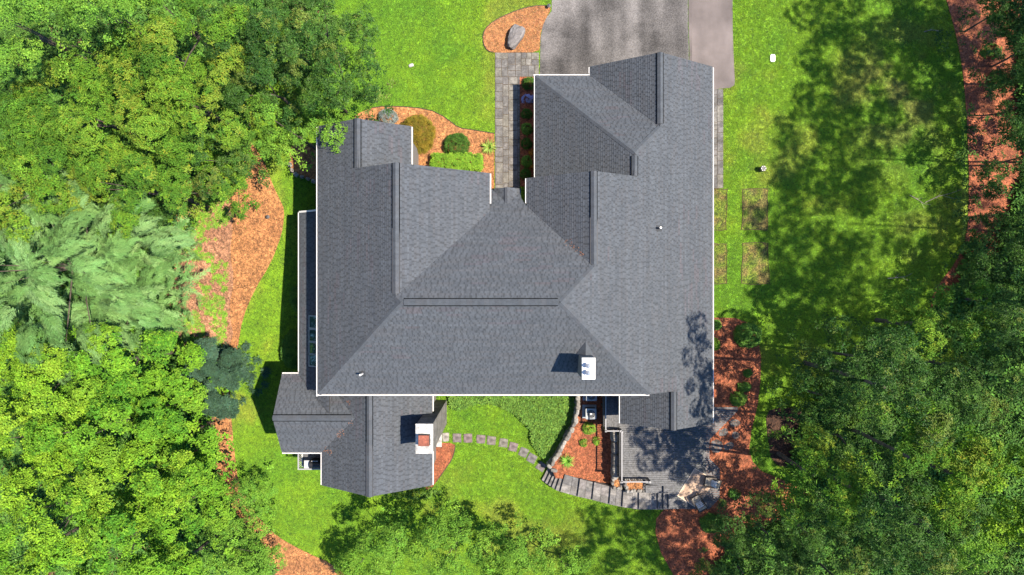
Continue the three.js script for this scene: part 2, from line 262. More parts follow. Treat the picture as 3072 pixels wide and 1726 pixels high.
gardenPlots.forEach((p, i) => {
  const P = poly(p), where = ['against the garage wall, nearer the driveway', 'out on the lawn, nearer the driveway', 'against the garage wall, nearer the rear', 'out on the lawn, nearer the rear'][i];
  const t = thing('garden_plot', `sunken rectangle of dry grass in a brown border ${where}`, 'garden plot', [0, 0, 0], 0, 'old garden plots in the right lawn');
  const tint = (x, z) => { const a = fbm(x * 2 + i * 9, z * 2, 3); return [1 + (a - .5) * .6, 1 + (a - .5) * -.2 + (a < .5 ? .35 : 0), 1 - (a < .48 ? .5 : 0)]; };
  mesh('dry_turf', sheet(P, 0.012, .3, T, tint), plotMat, t); beds.push(P);
  for (let k = 0; k < 4; k++) { if (k === 3 && i % 2 === 0) continue; const a = P[k], b = P[(k + 1) % 4], n = Math.max(3, Math.round(Math.hypot(b[0] - a[0], b[1] - a[1]) / .5)), pts = []; for (let q = 0; q <= n; q++) pts.push([lerp(a[0], b[0], q / n) + rr(-.05, .05), .01 + rr(-.005, .015), lerp(a[1], b[1], q / n) + rr(-.05, .05)]); mesh('border_board', tube(pts, .028, .022, 5), mat.plank, t); }
});
console.log('ground done');

// ---------------------------------------------------------------- house
const PITCH = 0.68, CR = 0.1183;                          // rise over run; horizontal run of one shingle course
const house = thing('house', 'large house under a charcoal shingle roof of many gables and hips', 'house');
const slopes = [];
const shTones = [[.1, .115, .137], [.094, .108, .129], [.107, .122, .144], [.098, .111, .132], [.103, .115, .134], [.091, .105, .126], [.104, .114, .132]];
// dir: [axis, sign] downslope; e: eave coordinate; eh: height at the eave
function slope(dir, e, eh, pts) {
  const [ax, sg] = dir, H = (x, z) => eh + PITCH * sg * (e - (ax ? z : x));
  slopes.push({ pts, H });
  const toUV = ([x, z]) => ax ? [x, (e - z) * sg] : [z, (e - x) * sg], P = pts.map(toUV);
  const p3 = (u, v, off) => { const c = e - v * sg; return ax ? [u, eh + PITCH * v + off, c] : [c, eh + PITCH * v + off, u]; };
  const flip = ax ? sg < 0 : sg > 0;
  const roof = part('roof_slope', house);
  // decking below the shingles
  { const s = new Soup(), v2 = pts.map(p => new THREE.Vector2(...p)), tr = THREE.ShapeUtils.triangulateShape(v2, []);
    for (const t of tr) { const q = t.map(i => [pts[i][0], H(pts[i][0], pts[i][1]) - .012, pts[i][1]]), q2 = q.map(a => [a[0], a[1] - .16, a[2]]); const up = (q[1][2] - q[0][2]) * (q[2][0] - q[0][0]) - (q[1][0] - q[0][0]) * (q[2][2] - q[0][2]); if (up > 0) { s.tri(q[0], q[1], q[2]); s.tri(q2[0], q2[2], q2[1]); } else { s.tri(q[0], q[2], q[1]); s.tri(q2[0], q2[1], q2[2]); } }
    for (let i = 0; i < pts.length; i++) { const a = pts[i], b = pts[(i + 1) % pts.length], ya = H(...a) - .012, yb = H(...b) - .012; s.quad([a[0], ya, a[1]], [b[0], yb, b[1]], [b[0], yb - .16, b[1]], [a[0], ya - .16, a[1]]); }
    mesh('roof_deck', s.geo(), mat.deckwood, roof); }
  const cross = (v) => { const out = []; for (let i = 0; i < P.length; i++) { const a = P[i], b = P[(i + 1) % P.length]; if ((a[1] > v) !== (b[1] > v)) out.push(lerp(a[0], b[0], (v - a[1]) / (b[1] - a[1]))); } return out.sort((m, n) => m - n); };
  const vmax = Math.max(...P.map(p => p[1])), vmin = Math.min(...P.map(p => p[1])), S = new Soup();
  const Q = (a, b, c, d, col) => flip ? S.quad(d, c, b, a, col) : S.quad(a, b, c, d, col);
  const k0 = Math.floor(vmin / CR + 1e-6);
  for (let k = k0; k * CR < vmax; k++) {
    const v0 = Math.max(k * CR, vmin), v1 = Math.min((k + 1) * CR, vmax), lo = cross(v0 + 1e-4), hi = cross(v1 - 1e-4), md = cross((v0 + v1) / 2);
    const ok = lo.length === hi.length && lo.length === md.length, row = rr(.93, 1.07);
    for (let i = 0; i + 1 < md.length; i += 2) {
      const a0 = ok ? lo[i] : md[i], b0 = ok ? lo[i + 1] : md[i + 1], a1 = ok ? hi[i] : md[i], b1 = ok ? hi[i + 1] : md[i + 1];
      const span = Math.max(b0 - a0, b1 - a1); if (span < .02) continue;
      const L = Math.min(a0, a1), R = Math.max(b0, b1), cl = (u, top) => clamp(u, top ? a1 : a0, top ? b1 : b0);
      let u = L - rr(0, .3), rust = rnd();
      while (u < R) {                                     // one shingle: recessed layer with raised laminated tabs
        const w = rr(.75, 1.0), n = Math.min(u + w, R), base = pick(shTones), warm = fbm(u * .4 + e, v0 * .5 + eh * 3, 2) > .62 && rnd() < .22 ? [1.1, .98, .98] : [1, 1, 1];
        const f = rr(.975, 1.025), d = base.map((c, q) => c * .7 * row * warm[q]);
        if (n > L) {
          const x0 = Math.max(u, L), x1 = n;
          Q(p3(cl(x0), v0, .013), p3(cl(x1), v0, .013), p3(cl(x1, 1), v1, 0), p3(cl(x0, 1), v1, 0), d);
          Q(p3(cl(x0), v0, -.004), p3(cl(x1), v0, -.004), p3(cl(x1), v0, .013), p3(cl(x0), v0, .013), d);
        }
        let t = u + rr(0, .08);
        while (t < n - .03) {
          const tw = Math.min(rr(.16, .32), n - t), A = Math.max(t, L), B = Math.min(t + tw, R);
          if (B - A > .02) {
            const g = rr(.96, 1.04) * f * row, col = base.map((c, q) => c * g * warm[q]);
            const q0 = p3(cl(A), v0, .024), q1 = p3(cl(B), v0, .024), q2 = p3(cl(B, 1), v1, .01), q3 = p3(cl(A, 1), v1, .01), r0 = p3(cl(A), v0, .004), r1 = p3(cl(B), v0, .004), r2 = p3(cl(B, 1), v1, -.001), r3 = p3(cl(A, 1), v1, -.001);
            Q(q0, q1, q2, q3, col); Q(r0, r1, q1, q0, col); Q(r3, r0, q0, q3, col); Q(r1, r2, q2, q1, col);
          }
          t += tw + rr(.06, .11);
        }
        u = n + .004;
      }
    }
  }
  const sm = mesh('shingles', S.geo(), mat.shingle, roof); sm.userData.kind = 'stuff';
  return roof;
}
const RX = 12.67, RH = 11.0 - PITCH * RX;                 // right eave
slope([0, 1], RX, RH, [[RX, -13.96], [8.80, -13.96], [8.80, -9.53], [7.07, -7.79], [7.07, -6.42], [4.51, -6.42], [4.51, -1.13], [2.6, .78], [8.08, 6.26], [9.76, 6.26], [9.76, 8.6], [RX, 8.6]]);
slope([0, -1], -11.39, 5.5, [[-11.39, -9.45], [-8.65, -9.45], [-8.65, -6.68], [-6.22, -6.68], [-6.22, .47], [-5.91, .78], [-11.39, 6.26]]);
slope([1, 1], 6.26, 5.5, [[-5.91, .78], [2.6, .78], [8.08, 6.26], [-11.39, 6.26]]);
slope([1, -1], -5.85, 9.23 - PITCH * 6.63, [[-5.91, .78], [2.6, .78], [4.51, -1.13], [.95, -4.69], [.53, -5.3], [.53, -5.85], [-1.33, -5.85], [-1.33, -4.42], [-6.22, .47]]);
slope([0, 1], -1.30, 9.02 - PITCH * 4.92, [[-6.22, -6.68], [-1.30, -6.68], [-1.30, -4.45], [-6.22, .47]]);
slope([0, 1], -5.91, 5.5, [[-8.65, -9.45], [-5.91, -9.45], [-5.91, -6.3], [-8.65, -6.3]]);
slope([0, -1], .86, 7.93 - PITCH * 3.65, [[4.51, -6.42], [4.51, -1.13], [.86, -4.78], [.86, -6.42]]);
slope([0, -1], 1.475, 2.385, [[7.07, -7.79], [7.07, -6.0], [1.475, -6.0], [1.475, -13.385]]);
slope([1, -1], -13.385, 2.385, [[1.475, -13.385], [4.94, -13.385], [8.80, -9.53], [7.07, -7.79]]);
slope([0, -1], 4.93, 5.02 - PITCH * 3.87, [[8.80, -13.96], [8.80, -9.53], [4.93, -13.4], [4.93, -13.96]]);
slope([0, -1], 6.85, 4.36 - PITCH * 2.91, [[9.76, 8.6], [9.76, 6.0], [6.85, 6.0], [6.85, 8.6]]);
slope([0, 1], -4.99, 5.15 - PITCH * 3.45, [[-8.44, 5.9], [-8.44, 12.38], [-4.99, 12.38], [-4.99, 5.9]]);
slope([0, -1], -11.89, 5.15 - PITCH * 3.45, [[-8.44, 5.9], [-8.44, 12.38], [-11.89, 12.38], [-11.89, 10.31], [-9.44, 7.86], [-11.4, 5.9]]);
slope([1, 1], 10.32, 4.47 - PITCH * 2.46, [[-14.4, 7.86], [-9.44, 7.86], [-11.89, 10.32], [-14.4, 10.32]]);
slope([1, -1], 5.4, 4.47 - PITCH * 2.46, [[-14.4, 7.86], [-9.44, 7.86], [-11.4, 5.9], [-11.4, 5.4], [-14.4, 5.4]]);
slope([0, -1], -13.28, 2.9, [[-13.28, -4.7], [-11.0, -4.7], [-11.0, 7.6], [-13.28, 5.55]]);
slope([0, 1], .52, 5.35 - PITCH * .79, [[-.27, -5.9], [.52, -5.9], [.52, -5.7], [-.27, -4.9]]);
slope([0, -1], -1.06, 5.35 - PITCH * .79, [[-.27, -5.9], [-.27, -4.9], [-1.06, -5.7], [-1.06, -5.9]]);
const roofH = (x, z) => { let h = -99; for (const s of slopes) if (inside(s.pts, x, z)) h = Math.max(h, s.H(x, z)); return h; };
// ridge and hip caps: a folded cap shingle each, on a raised vent along the level ridges
{
  const capMat = shTones.map(c => M({ color: lin(...c.map(v => v * .95)), roughness: 0.9, map: grainShingle }));
  const lines = [ // x0,h0,z0, x1,h1,z1, half width, lift, side slopes n1, n2
    [-8.65, 7.36, -9.45, -8.65, 7.36, -6.72, 1], [-6.22, 9.02, -6.68, -6.22, 9.02, .3, 1], [-5.75, 9.23, .78, 2.45, 9.23, .78, 1], [4.51, 7.93, -6.42, 4.51, 7.93, -1.3, 1], [7.07, 6.19, -7.6, 7.07, 6.19, -6.46, 1], [8.80, 5.02, -13.96, 8.80, 5.02, -9.75, 1],
    [9.76, 4.363, 6.3, 9.76, 4.363, 8.6, 1], [-8.44, 5.15, 6.0, -8.44, 5.15, 12.38, 1], [-14.4, 4.47, 7.86, -9.7, 4.47, 7.86, 1], [-.27, 5.35, -5.9, -.27, 5.35, -4.95, 0],
    [-11.35, 5.5, 6.22, -5.91, 9.23, .78, 0], [8.05, 5.5, 6.23, 2.6, 9.23, .78, 0], [1.5, 2.39, -13.36, 7.07, 6.19, -7.79, 0], [8.8, 5.02, -9.53, 7.07, 6.19, -7.79, 0], [4.51, 7.93, -1.13, 2.6, 9.23, .78, 0], [-6.22, 9.02, .47, -5.91, 9.23, .78, 0],
  ];
  for (const [x0, h0, z0, x1, h1, z1, vent] of lines) {
    const ridge = part(vent ? 'ridge' : 'hip', house), L = Math.hypot(x1 - x0, h1 - h0, z1 - z0), n = Math.max(1, Math.round(L / .3)), d = new THREE.Vector3(x1 - x0, h1 - h0, z1 - z0).normalize();
    const side = new THREE.Vector3(d.z, 0, -d.x).normalize(), w = vent ? .17 : .16, lift = vent ? .065 : .03, drop = vent ? w * PITCH : w * PITCH * .707;
    if (vent) { const v = new Soup(), P = (t, o, y) => [x0 + d.x * t + side.x * o, h0 + d.y * t + y, z0 + d.z * t + side.z * o], e = w + .04, y1 = lift - drop - .02, y0 = y1 - .09; v.quad(P(0, -e, y1), P(0, e, y1), P(L, e, y1), P(L, -e, y1)); v.quad(P(0, e, y1), P(0, -e, y1), P(L, -e, y1), P(L, e, y1)); for (const q of [-1, 1]) v.quad(P(0, q * e, y0), P(0, q * e, y1), P(L, q * e, y1), P(L, q * e, y0)); mesh('vent_baffle', v.geo(), mat.charcoal, ridge); }
    for (let i = 0; i < n; i++) {
      const s = new Soup(), a = i / n * L, b = (i + 1) / n * L + .02, P = (t, o, y) => [x0 + d.x * t + side.x * o, h0 + d.y * t + y, z0 + d.z * t + side.z * o];
      const ya = lift + .006, yb = lift;
      for (const g of [-1, 1]) { const A = P(a, 0, ya), B = P(b, 0, yb), C = P(b, g * w, yb - drop), D = P(a, g * w, ya - drop), C2 = P(b, g * w, yb - drop - lift), D2 = P(a, g * w, ya - drop - lift);
        if (g > 0) { s.quad(A, B, C, D); s.quad(D, C, C2, D2); } else { s.quad(D, C, B, A); s.quad(D2, C2, C, D); } }
      const E = P(a, 0, ya), F1 = P(a, w, ya - drop), F2 = P(a, -w, ya - drop), G1 = P(a, w, ya - drop - lift), G2 = P(a, -w, ya - drop - lift), E2 = P(a, 0, ya - lift);
      s.quad(E, F1, G1, E2); s.quad(F2, E, E2, G2);
      if (i === n - 1) { const e = P(b, 0, yb), f1 = P(b, w, yb - drop), f2 = P(b, -w, yb - drop), g1 = P(b, w, yb - drop - lift), g2 = P(b, -w, yb - drop - lift), e2 = P(b, 0, yb - lift); s.quad(f1, e, e2, g1); s.quad(e, f2, g2, e2); }
      mesh('ridge_cap', s.geo(), pick(capMat), ridge);
    }
  }
}
// walls
function walls(x0, x1, z0, z1) {
  const s = new Soup(), ring = []; const stepTo = (a, b) => { const n = Math.max(1, Math.round(Math.hypot(b[0] - a[0], b[1] - a[1]) / .3)); for (let i = 0; i < n; i++) ring.push([lerp(a[0], b[0], i / n), lerp(a[1], b[1], i / n)]); };
  stepTo([x0, z1], [x1, z1]); stepTo([x1, z1], [x1, z0]); stepTo([x1, z0], [x0, z0]); stepTo([x0, z0], [x0, z1]);
  const top = ring.map(([x, z]) => Math.max(roofH(x, z) - .1, 1.5)), bot = ring.map(([x, z]) => T(x, z) - .25);
  for (let i = 0; i < ring.length; i++) { const j = (i + 1) % ring.length; s.quad([ring[i][0], bot[i], ring[i][1]], [ring[j][0], bot[j], ring[j][1]], [ring[j][0], top[j], ring[j][1]], [ring[i][0], top[i], ring[i][1]]); }
  return s.geo();
}
const sidingTex = tex(64, (x, y, n) => { const v = (y % 16) / 16 * 255; return [v, v, v]; }, false, 1 / .46);
mat.siding.bumpMap = sidingTex; mat.siding.bumpScale = 0.012;
for (const b of [[-11.05, 8.0, -4.3, 5.92], [-11.04, -1.62, -6.35, -4.2], [-11.06, -6.22, -9.1, -6.3], [1.17, 8.1, -6.1, -1], [1.8, 8.11, -13.06, -6.05], [5.25, 8.12, -13.61, -13.0], [8.0, 12.33, -13.6, 8.26], [7.17, 8.05, 5.5, 8.25], [-11.55, -5.33, 5.85, 12.04], [-14.06, -11.5, 5.74, 9.98], [-12.96, -11.0, -4.38, 5.8]]) mesh('wall', walls(...b), mat.siding, house);
// gutters, a white trough along each eave
function gutter(x0, z0, x1, z1, h, side) {               // side: outward direction
  const g = new Soup(), [sx, sz] = side, w = .075, a = [x0, z0], b = [x1, z1];
  const X0 = Math.min(x0, x1, x0 + sx * w, x1 + sx * w), X1 = Math.max(x0, x1, x0 + sx * w, x1 + sx * w), Z0 = Math.min(z0, z1, z0 + sz * w, z1 + sz * w), Z1 = Math.max(z0, z1, z0 + sz * w, z1 + sz * w);
  g.box(X0, X1, h - .15, h - .13, Z0, Z1);               // floor
  if (sx) { const i = sx > 0 ? X0 : X1 - .014, o = sx > 0 ? X1 - .035 : X0; g.box(i, i + .014, h - .13, h - .02, Z0, Z1); g.box(o, o + .035, h - .13, h + .005, Z0, Z1); g.box(X0, X1, h - .13, h - .002, Z0, Z0 + .012); g.box(X0, X1, h - .13, h - .002, Z1 - .012, Z1); }
  else { const i = sz > 0 ? Z0 : Z1 - .014, o = sz > 0 ? Z1 - .035 : Z0; g.box(X0, X1, h - .13, h - .02, i, i + .014); g.box(X0, X1, h - .13, h + .005, o, o + .035); g.box(X0, X0 + .012, h - .13, h - .002, Z0, Z1); g.box(X1 - .012, X1, h - .13, h - .002, Z0, Z1); }
  mesh('gutter', g.geo(), mat.white, house);
}
gutter(RX + .005, -13.9, RX + .005, 8.55, RH, [1, 0]);
gutter(-11.395, -9.4, -11.395, 6.38, 5.5, [-1, 0]);
gutter(-11.39, 6.265, 8.05, 6.265, 5.5, [0, 1]);
gutter(-1.295, -6.65, -1.295, -4.9, 9.02 - PITCH * 4.92, [1, 0]);
gutter(-5.905, -9.42, -5.905, -6.6, 5.5, [1, 0]);
gutter(.855, -6.4, .855, -4.95, 7.93 - PITCH * 3.65, [-1, 0]);
gutter(1.47, -13.38, 1.47, -6.2, 2.385, [-1, 0]);
gutter(1.36, -13.39, 4.92, -13.39, 2.385, [0, -1]);
gutter(4.925, -13.92, 4.925, -13.52, 2.385, [-1, 0]);
gutter(6.845, 6.4, 6.845, 8.57, 2.38, [-1, 0]);
gutter(-4.985, 6.4, -4.985, 7.75, 2.8, [1, 0]); gutter(-4.985, 9.68, -4.985, 12.35, 2.8, [1, 0]);
gutter(-11.895, 10.34, -11.895, 12.35, 2.8, [-1, 0]);
gutter(-14.38, 10.325, -11.9, 10.325, 2.8, [0, 1]);
gutter(-14.38, 5.395, -13.3, 5.395, 2.8, [0, -1]);
gutter(-13.285, -4.68, -13.285, 5.25, 2.9, [-1, 0]);
mesh('fascia', (() => { const s = new Soup(); const n = 1; s.quad([-13.3, 2.92, -4.72], [-11.05, 2.92 + PITCH * 2.25, -4.72], [-11.05, 2.7 + PITCH * 2.25, -4.72], [-13.3, 2.7, -4.72]); s.quad([-13.3, 2.92, -4.66], [-13.3, 2.92, -4.77], [-11.05, 2.94 + PITCH * 2.25, -4.77], [-11.05, 2.94 + PITCH * 2.25, -4.66]); return s.geo(); })(), mat.white, house);
// valley debris: small brown drifts of leaf litter lie in two valleys of the lower rear roof
{ const s = new Soup(); const spots = [[-9.75, 8.2, .25], [-10.4, 8.85, .3], [-10.6, 9.03, .2], [-11.65, 10.05, .3], [-11.3, 10.2, .22], [-9.9, 6.95, .2], [3.2, -2.55, .3], [3.55, -2.2, .25], [3.85, -1.9, .18]];
  for (const [x, z, r] of spots) for (let k = 0; k < 14; k++) { const a = rr(0, 6.28), q = Math.sqrt(rnd()) * r, X = x + Math.cos(a) * q * .8, Z = z + Math.sin(a) * q * .8, h = roofH(X, Z) + .03, l = rr(.02, .045), b = rr(0, 3.14), c = Math.cos(b) * l, d = Math.sin(b) * l; const col = pick([[.2, .09, .05], [.25, .13, .08], [.15, .08, .06]]); s.quad([X - c, h, Z - d], [X - d * .5, h + .015, Z + c * .5], [X + c, h, Z + d], [X + d * .5, h + .01, Z - c * .5], col); }
  const m = mesh('leaf_litter', s.geo(), M({ vertexColors: true, roughness: 1 }), house); m.userData.kind = 'stuff'; }
// tall chimney on the rear left gable
{
  const c = part('chimney', house); c.userData.label = 'tall taupe chimney with white cap and brick red flue';
  const x0 = -5.53, x1 = -4.58, z0 = 7.89, z1 = 9.55, top = 6.12;
  mesh('chimney_stack', box(x0, x1, -2.7, top, z0, z1), mat.chimney, c);
  const cap = new Soup(); const o = .03; cap.box(x0 - o, x1 + o, top, top + .06, z0 - o, z1 + o); const cx = (x0 + x1) / 2 + .02, cz = (z0 + z1) / 2 + .02, r = .34;
  const ring = [[x0 - o, z0 - o], [x1 + o, z0 - o], [x1 + o, z1 + o], [x0 - o, z1 + o]], inr = [[cx - r, cz - r], [cx + r, cz - r], [cx + r, cz + r], [cx - r, cz + r]];
  for (let i = 0; i < 4; i++) { const j = (i + 1) % 4; cap.quad([ring[j][0], top + .061, ring[j][1]], [ring[i][0], top + .061, ring[i][1]], [inr[i][0], top + .13, inr[i][1]], [inr[j][0], top + .13, inr[j][1]]); }
  mesh('chimney_cap', cap.geo(), mat.offwhite, c);
  const flue = mesh('flue_box', box(cx - .3, cx + .3, top + .1, top + .42, cz - .3, cz + .3), mat.charcoal, c);
  mesh('flue_lid', slab([[cx - .31, cz - .31], [cx + .31, cz - .31], [cx + .31, cz + .31], [cx - .31, cz + .31]], top + .42, top + .5, .02), mat.terracotta, c);
  mesh('flashing', box(x0 - .05, x0 - .0, 2.9, 3.35, z0, z1), mat.charcoal, c);
  const s2 = thing('splash_block', 'white concrete block at the foot of the tall chimney', 'concrete block', [-5.08, T(-5.1, 10.8), 10.75]); mesh('block', slab([[-.22, -.5], [.16, -.5], [.16, .4], [-.22, .4]], 0, .22, .02), mat.concrete, s2);
}
// short chimney on the main rear slope, with two round vents
{
  const c = part('chimney', house); c.userData.label = 'short dark chimney with bright white cap and two round vents';
  const top = 9.1, x0 = 3.72, x1 = 4.44, z0 = 3.74, z1 = 4.9;
  mesh('chimney_stack', box(x0 + .02, x1 - .02, 5.5, top, z0 + .02, z1 - .02), mat.siding, c);
  mesh('chimney_cap', slab([[x0, z0], [x1, z0], [x1, z1], [x0, z1]], top, top + .08, .015), mat.white, c);
  for (const z of [z0 + .4, z0 + .78]) { const v = mesh('vent_pipe', cyl(.09, .09, .22, x0 + .3, top + .08, z, 16), mat.metal, c); mesh('vent_cap', new THREE.ConeGeometry(.14, .09, 16).translate(x0 + .3, top + .4, z), mat.metal, v); }
  // cricket behind the stack
  const s = new Soup(), yA = (z) => roofH(4.08, z), zr = 2.95, ry = roofH(4.08, zr) + .01, A = [4.08, ry, zr], B = [4.08, ry, z0 + .05], L = [x0 - .15, roofH(x0, z0) + .03, z0 + .05], R = [x1 + .15, roofH(x1, z0) + .03, z0 + .05];
  s.tri(A, L, B, shTones[0]); s.tri(A, B, R, shTones[1]); mesh('cricket', s.geo(), mat.shingle, c);
}
// plumbing vents
function ventPipe(x, z, h, lean, m) { const y = roofH(x, z), v = part('roof_vent', house); mesh('vent_pipe', tube([[x, y - .1, z], [x + lean[0], y + h, z + lean[1]]], .06, .06, 12), m, v); mesh('vent_flashing', slab([[x - .18, z - .18], [x + .18, z - .18], [x + .18, z + .18], [x - .18, z + .18]], y - .2, y, .02, (a, b) => roofH(a, b) + .035), mat.charcoal, v); }
ventPipe(...at(1085, 1123, 6.6), .62, [0, 0], mat.white);
ventPipe(...at(1981, 684, 5.4), .5, [0, 0], mat.metal);
// skylights in the low roof on the left
for (const py of [966, 1006, 1045, 1080]) {
  const z = (py - 863) * 42 / FOCAL, xa = -12.45, xb = -11.25, w = .34, H = (x) => 2.9 + PITCH * (x + 13.28), k = part('skylight', house);
  const fr = new Soup(); const bar = (xA, xB, zA, zB, up) => { const o = [[xA, zA], [xB, zA], [xB, zB], [xA, zB]]; const t = o.map(([x, q]) => [x, H(x) + up, q]), b = o.map(([x, q]) => [x, H(x) - .05, q]); fr.quad(t[3], t[2], t[1], t[0]); for (let i = 0; i < 4; i++) { const j = (i + 1) % 4; fr.quad(b[j], b[i], t[i], t[j]); } };
  bar(xa, xb, z - w - .07, z - w, .1); bar(xa, xb, z + w, z + w + .07, .1); bar(xa - .07, xa, z - w - .07, z + w + .07, .1); bar(xb, xb + .07, z - w - .07, z + w + .07, .1);
  mesh('skylight_frame', fr.geo(), mat.acgrey, k);
  const gl = new Soup(); gl.quad([xa, H(xa) + .06, z + w], [xb, H(xb) + .06, z + w], [xb, H(xb) + .06, z - w], [xa, H(xa) + .06, z - w]); mesh('pane', gl.geo(), mat.glass, k);
}
// windows and doors, seen at a slant under the eaves
function windowX(x, z, y, w, h, dir) { const k = part('window', house), f = new Soup(), d = .04 * dir; const X0 = Math.min(x, x + d), X1 = Math.max(x, x + d); f.box(X0, X1, y - h / 2 - .08, y - h / 2, z - w / 2 - .08, z + w / 2 + .08); f.box(X0, X1, y + h / 2, y + h / 2 + .08, z - w / 2 - .08, z + w / 2 + .08); f.box(X0, X1, y - h / 2, y + h / 2, z - w / 2 - .08, z - w / 2); f.box(X0, X1, y - h / 2, y + h / 2, z + w / 2, z + w / 2 + .08); mesh('window_frame', f.geo(), mat.white, k); mesh('pane', box(Math.min(x, x + d * .4), Math.max(x, x + d * .4), y - h / 2, y + h / 2, z - w / 2, z + w / 2), mat.glass, k); }
function windowZ(x, z, y, w, h, dir) { const k = part('window', house), f = new Soup(), d = .04 * dir, Z0 = Math.min(z, z + d), Z1 = Math.max(z, z + d); f.box(x - w / 2 - .08, x + w / 2 + .08, y - h / 2 - .08, y - h / 2, Z0, Z1); f.box(x - w / 2 - .08, x + w / 2 + .08, y + h / 2, y + h / 2 + .08, Z0, Z1); f.box(x - w / 2 - .08, x - w / 2, y - h / 2, y + h / 2, Z0, Z1); f.box(x + w / 2, x + w / 2 + .08, y - h / 2, y + h / 2, Z0, Z1); mesh('window_frame', f.geo(), mat.white, k); mesh('pane', box(x - w / 2, x + w / 2, y - h / 2, y + h / 2, Math.min(z, z + d * .4), Math.max(z, z + d * .4)), mat.glass, k); }
windowX(-5.33, 11, .6, 1.1, 1.5, 1); windowX(-5.33, 6.9, .6, .8, 1.4, 1); windowZ(-8.5, 12.04, .8, 1.8, 1.5, 1); windowZ(-8.5, 12.04, -1.3, 1.8, 1.4, 1);
for (const x of [-2.6, -.3, 2.0]) { windowZ(x, 5.92, 3.6, 1.2, 1.5, 1); windowZ(x, 5.92, .4, 1.4, 1.9, 1); }
windowZ(10.2, 8.26, 1.1, 2.4, 1.9, 1); windowX(-14.06, 7.9, .9, 1.2, 1.4, -1); windowX(12.33, -9, 1.2, 1.1, 1.1, 1); windowX(12.33, -1, 1.2, 1.1, 1.1, 1); windowZ(-8.6, -9.1, 3.9, 1.4, 1.3, -1); windowZ(-3.6, -6.35, 3.9, 1.4, 1.3, -1);
{ const g = part('garage_door', house); for (let i = 0; i < 4; i++) mesh('door_panel', box(6.2, 11.6, .05 + i * .52, .05 + i * .52 + .5, -13.66, -13.61), mat.white, g); }
console.log('house done');

// ---------------------------------------------------------------- paving
function flagstones(parent, rects, h, name = 'flagstone', size = .5, gap = .012, mats = flag, thick = .05) {
  const split = (r, out) => { const [x0, x1, z0, z1] = r, w = x1 - x0, d = z1 - z0; if ((w < size * 1.25 && d < size * 1.6) || (w * d < size * size * .9) || (rnd() < .12 && w * d < size * size * 2.2)) { out.push(r); return; } if (w / d > rr(.7, 1.2)) { const m = x0 + w * rr(.36, .64); split([x0, m, z0, z1], out); split([m, x1, z0, z1], out); } else { const m = z0 + d * rr(.36, .64); split([x0, x1, z0, m], out); split([x0, x1, m, z1], out); } };
  for (const r of rects) { const out = []; split(r, out); for (const [x0, x1, z0, z1] of out) { const j = () => rr(-.006, .006), y = h + rr(-.006, .006); mesh(name, slab([[x0 + gap + j(), z0 + gap + j()], [x1 - gap + j(), z0 + gap + j()], [x1 - gap + j(), z1 - gap + j()], [x0 + gap + j(), z1 - gap + j()]], h - thick, y, .012), pick(mats), parent); } }
}
{
  const walk = thing('flagstone_walk', 'grey flagstone walk leading from the driveway to the front door', 'walkway');
  const jointMat = M({ color: lin(.17, .155, .115), map: mulchTex, roughness: 1 });
  const [xl, zt] = at(1485, 158), [xr] = at(1559, 158), [xw] = at(1617, 158), [, zm] = at(1500, 231), [, zb] = at(1500, 585);
  mesh('joint_bed', mergeGeometries([box(xl, xw, -.05, .026, zt, zm), box(xl, xr, -.05, .026, zm, zb)]), jointMat, walk);
  beds.push([[xl, zt], [xw, zt], [xw, zm], [xr, zm], [xr, zb], [xl, zb]]);
  flagstones(walk, [[xl, xw, zt, zm], [xl, lerp(xl, xr, .32), zm, zb], [lerp(xl, xr, .32), lerp(xl, xr, .55), zm, zb], [lerp(xl, xr, .55), xr - .12, zm, zb]], .05, 'flagstone', .52);
  for (let z = zm; z < zb - .22; z += .22) mesh('edging_brick', slab([[xr - .11, z + .01], [xr, z + .01], [xr, z + .21], [xr - .11, z + .21]], 0, .075, .012), pick(flag), walk);
  const side = thing('side_walk', 'narrow line of grey flagstones along the right garage wall', 'walkway');
  const [sx0, sz0] = at(2136, 268), [sx1] = at(2170, 268), [, sz1] = at(2136, 565);
  mesh('joint_bed', box(sx0 - .5, sx1, -.05, .02, sz0, sz1), jointMat, side); beds.push([[sx0 - .5, sz0], [sx1, sz0], [sx1, sz1], [sx0 - .5, sz1]]);
  flagstones(side, [[sx0 - .5, lerp(sx0, sx1, .45), sz0, sz1], [lerp(sx0, sx1, .45), sx1, sz0, sz1]], .045, 'flagstone', .6);
}
// stepping stones across the rear lawn (from the chimney) and from the deck
function stepping(px, py, w, d, turn, label, group, col, round = 0) {
  const [x, z] = ground(px, py), y = T(x, z), pts = []; const n = 8; const hx = w / 2, hz = d / 2;
  const base = round ? Array.from({ length: 9 }, (_, i) => [Math.cos(i / 9 * 6.283) * hx * rr(.85, 1.1), Math.sin(i / 9 * 6.283) * hz * rr(.85, 1.1)]) : [[-hx, -hz], [0, -hz * 1.02], [hx, -hz], [hx * 1.02, 0], [hx, hz], [0, hz * 1.03], [-hx, hz], [-hx * 1.03, 0]].map(([a, b]) => [a + rr(-.02, .02), b + rr(-.02, .02)]);
  const m = add(mesh('stepping_stone', slab(base, -.06, .045, .015), M({ color: lin(...col), roughness: .88, map: grainStone }))); m.position.set(x, y, z); m.rotation.y = turn; beds.push(base.map(([a, b]) => [x + a * Math.cos(turn) + b * Math.sin(turn), z - a * Math.sin(turn) + b * Math.cos(turn)]));
  tag(m, label, 'stepping stone', group);
}
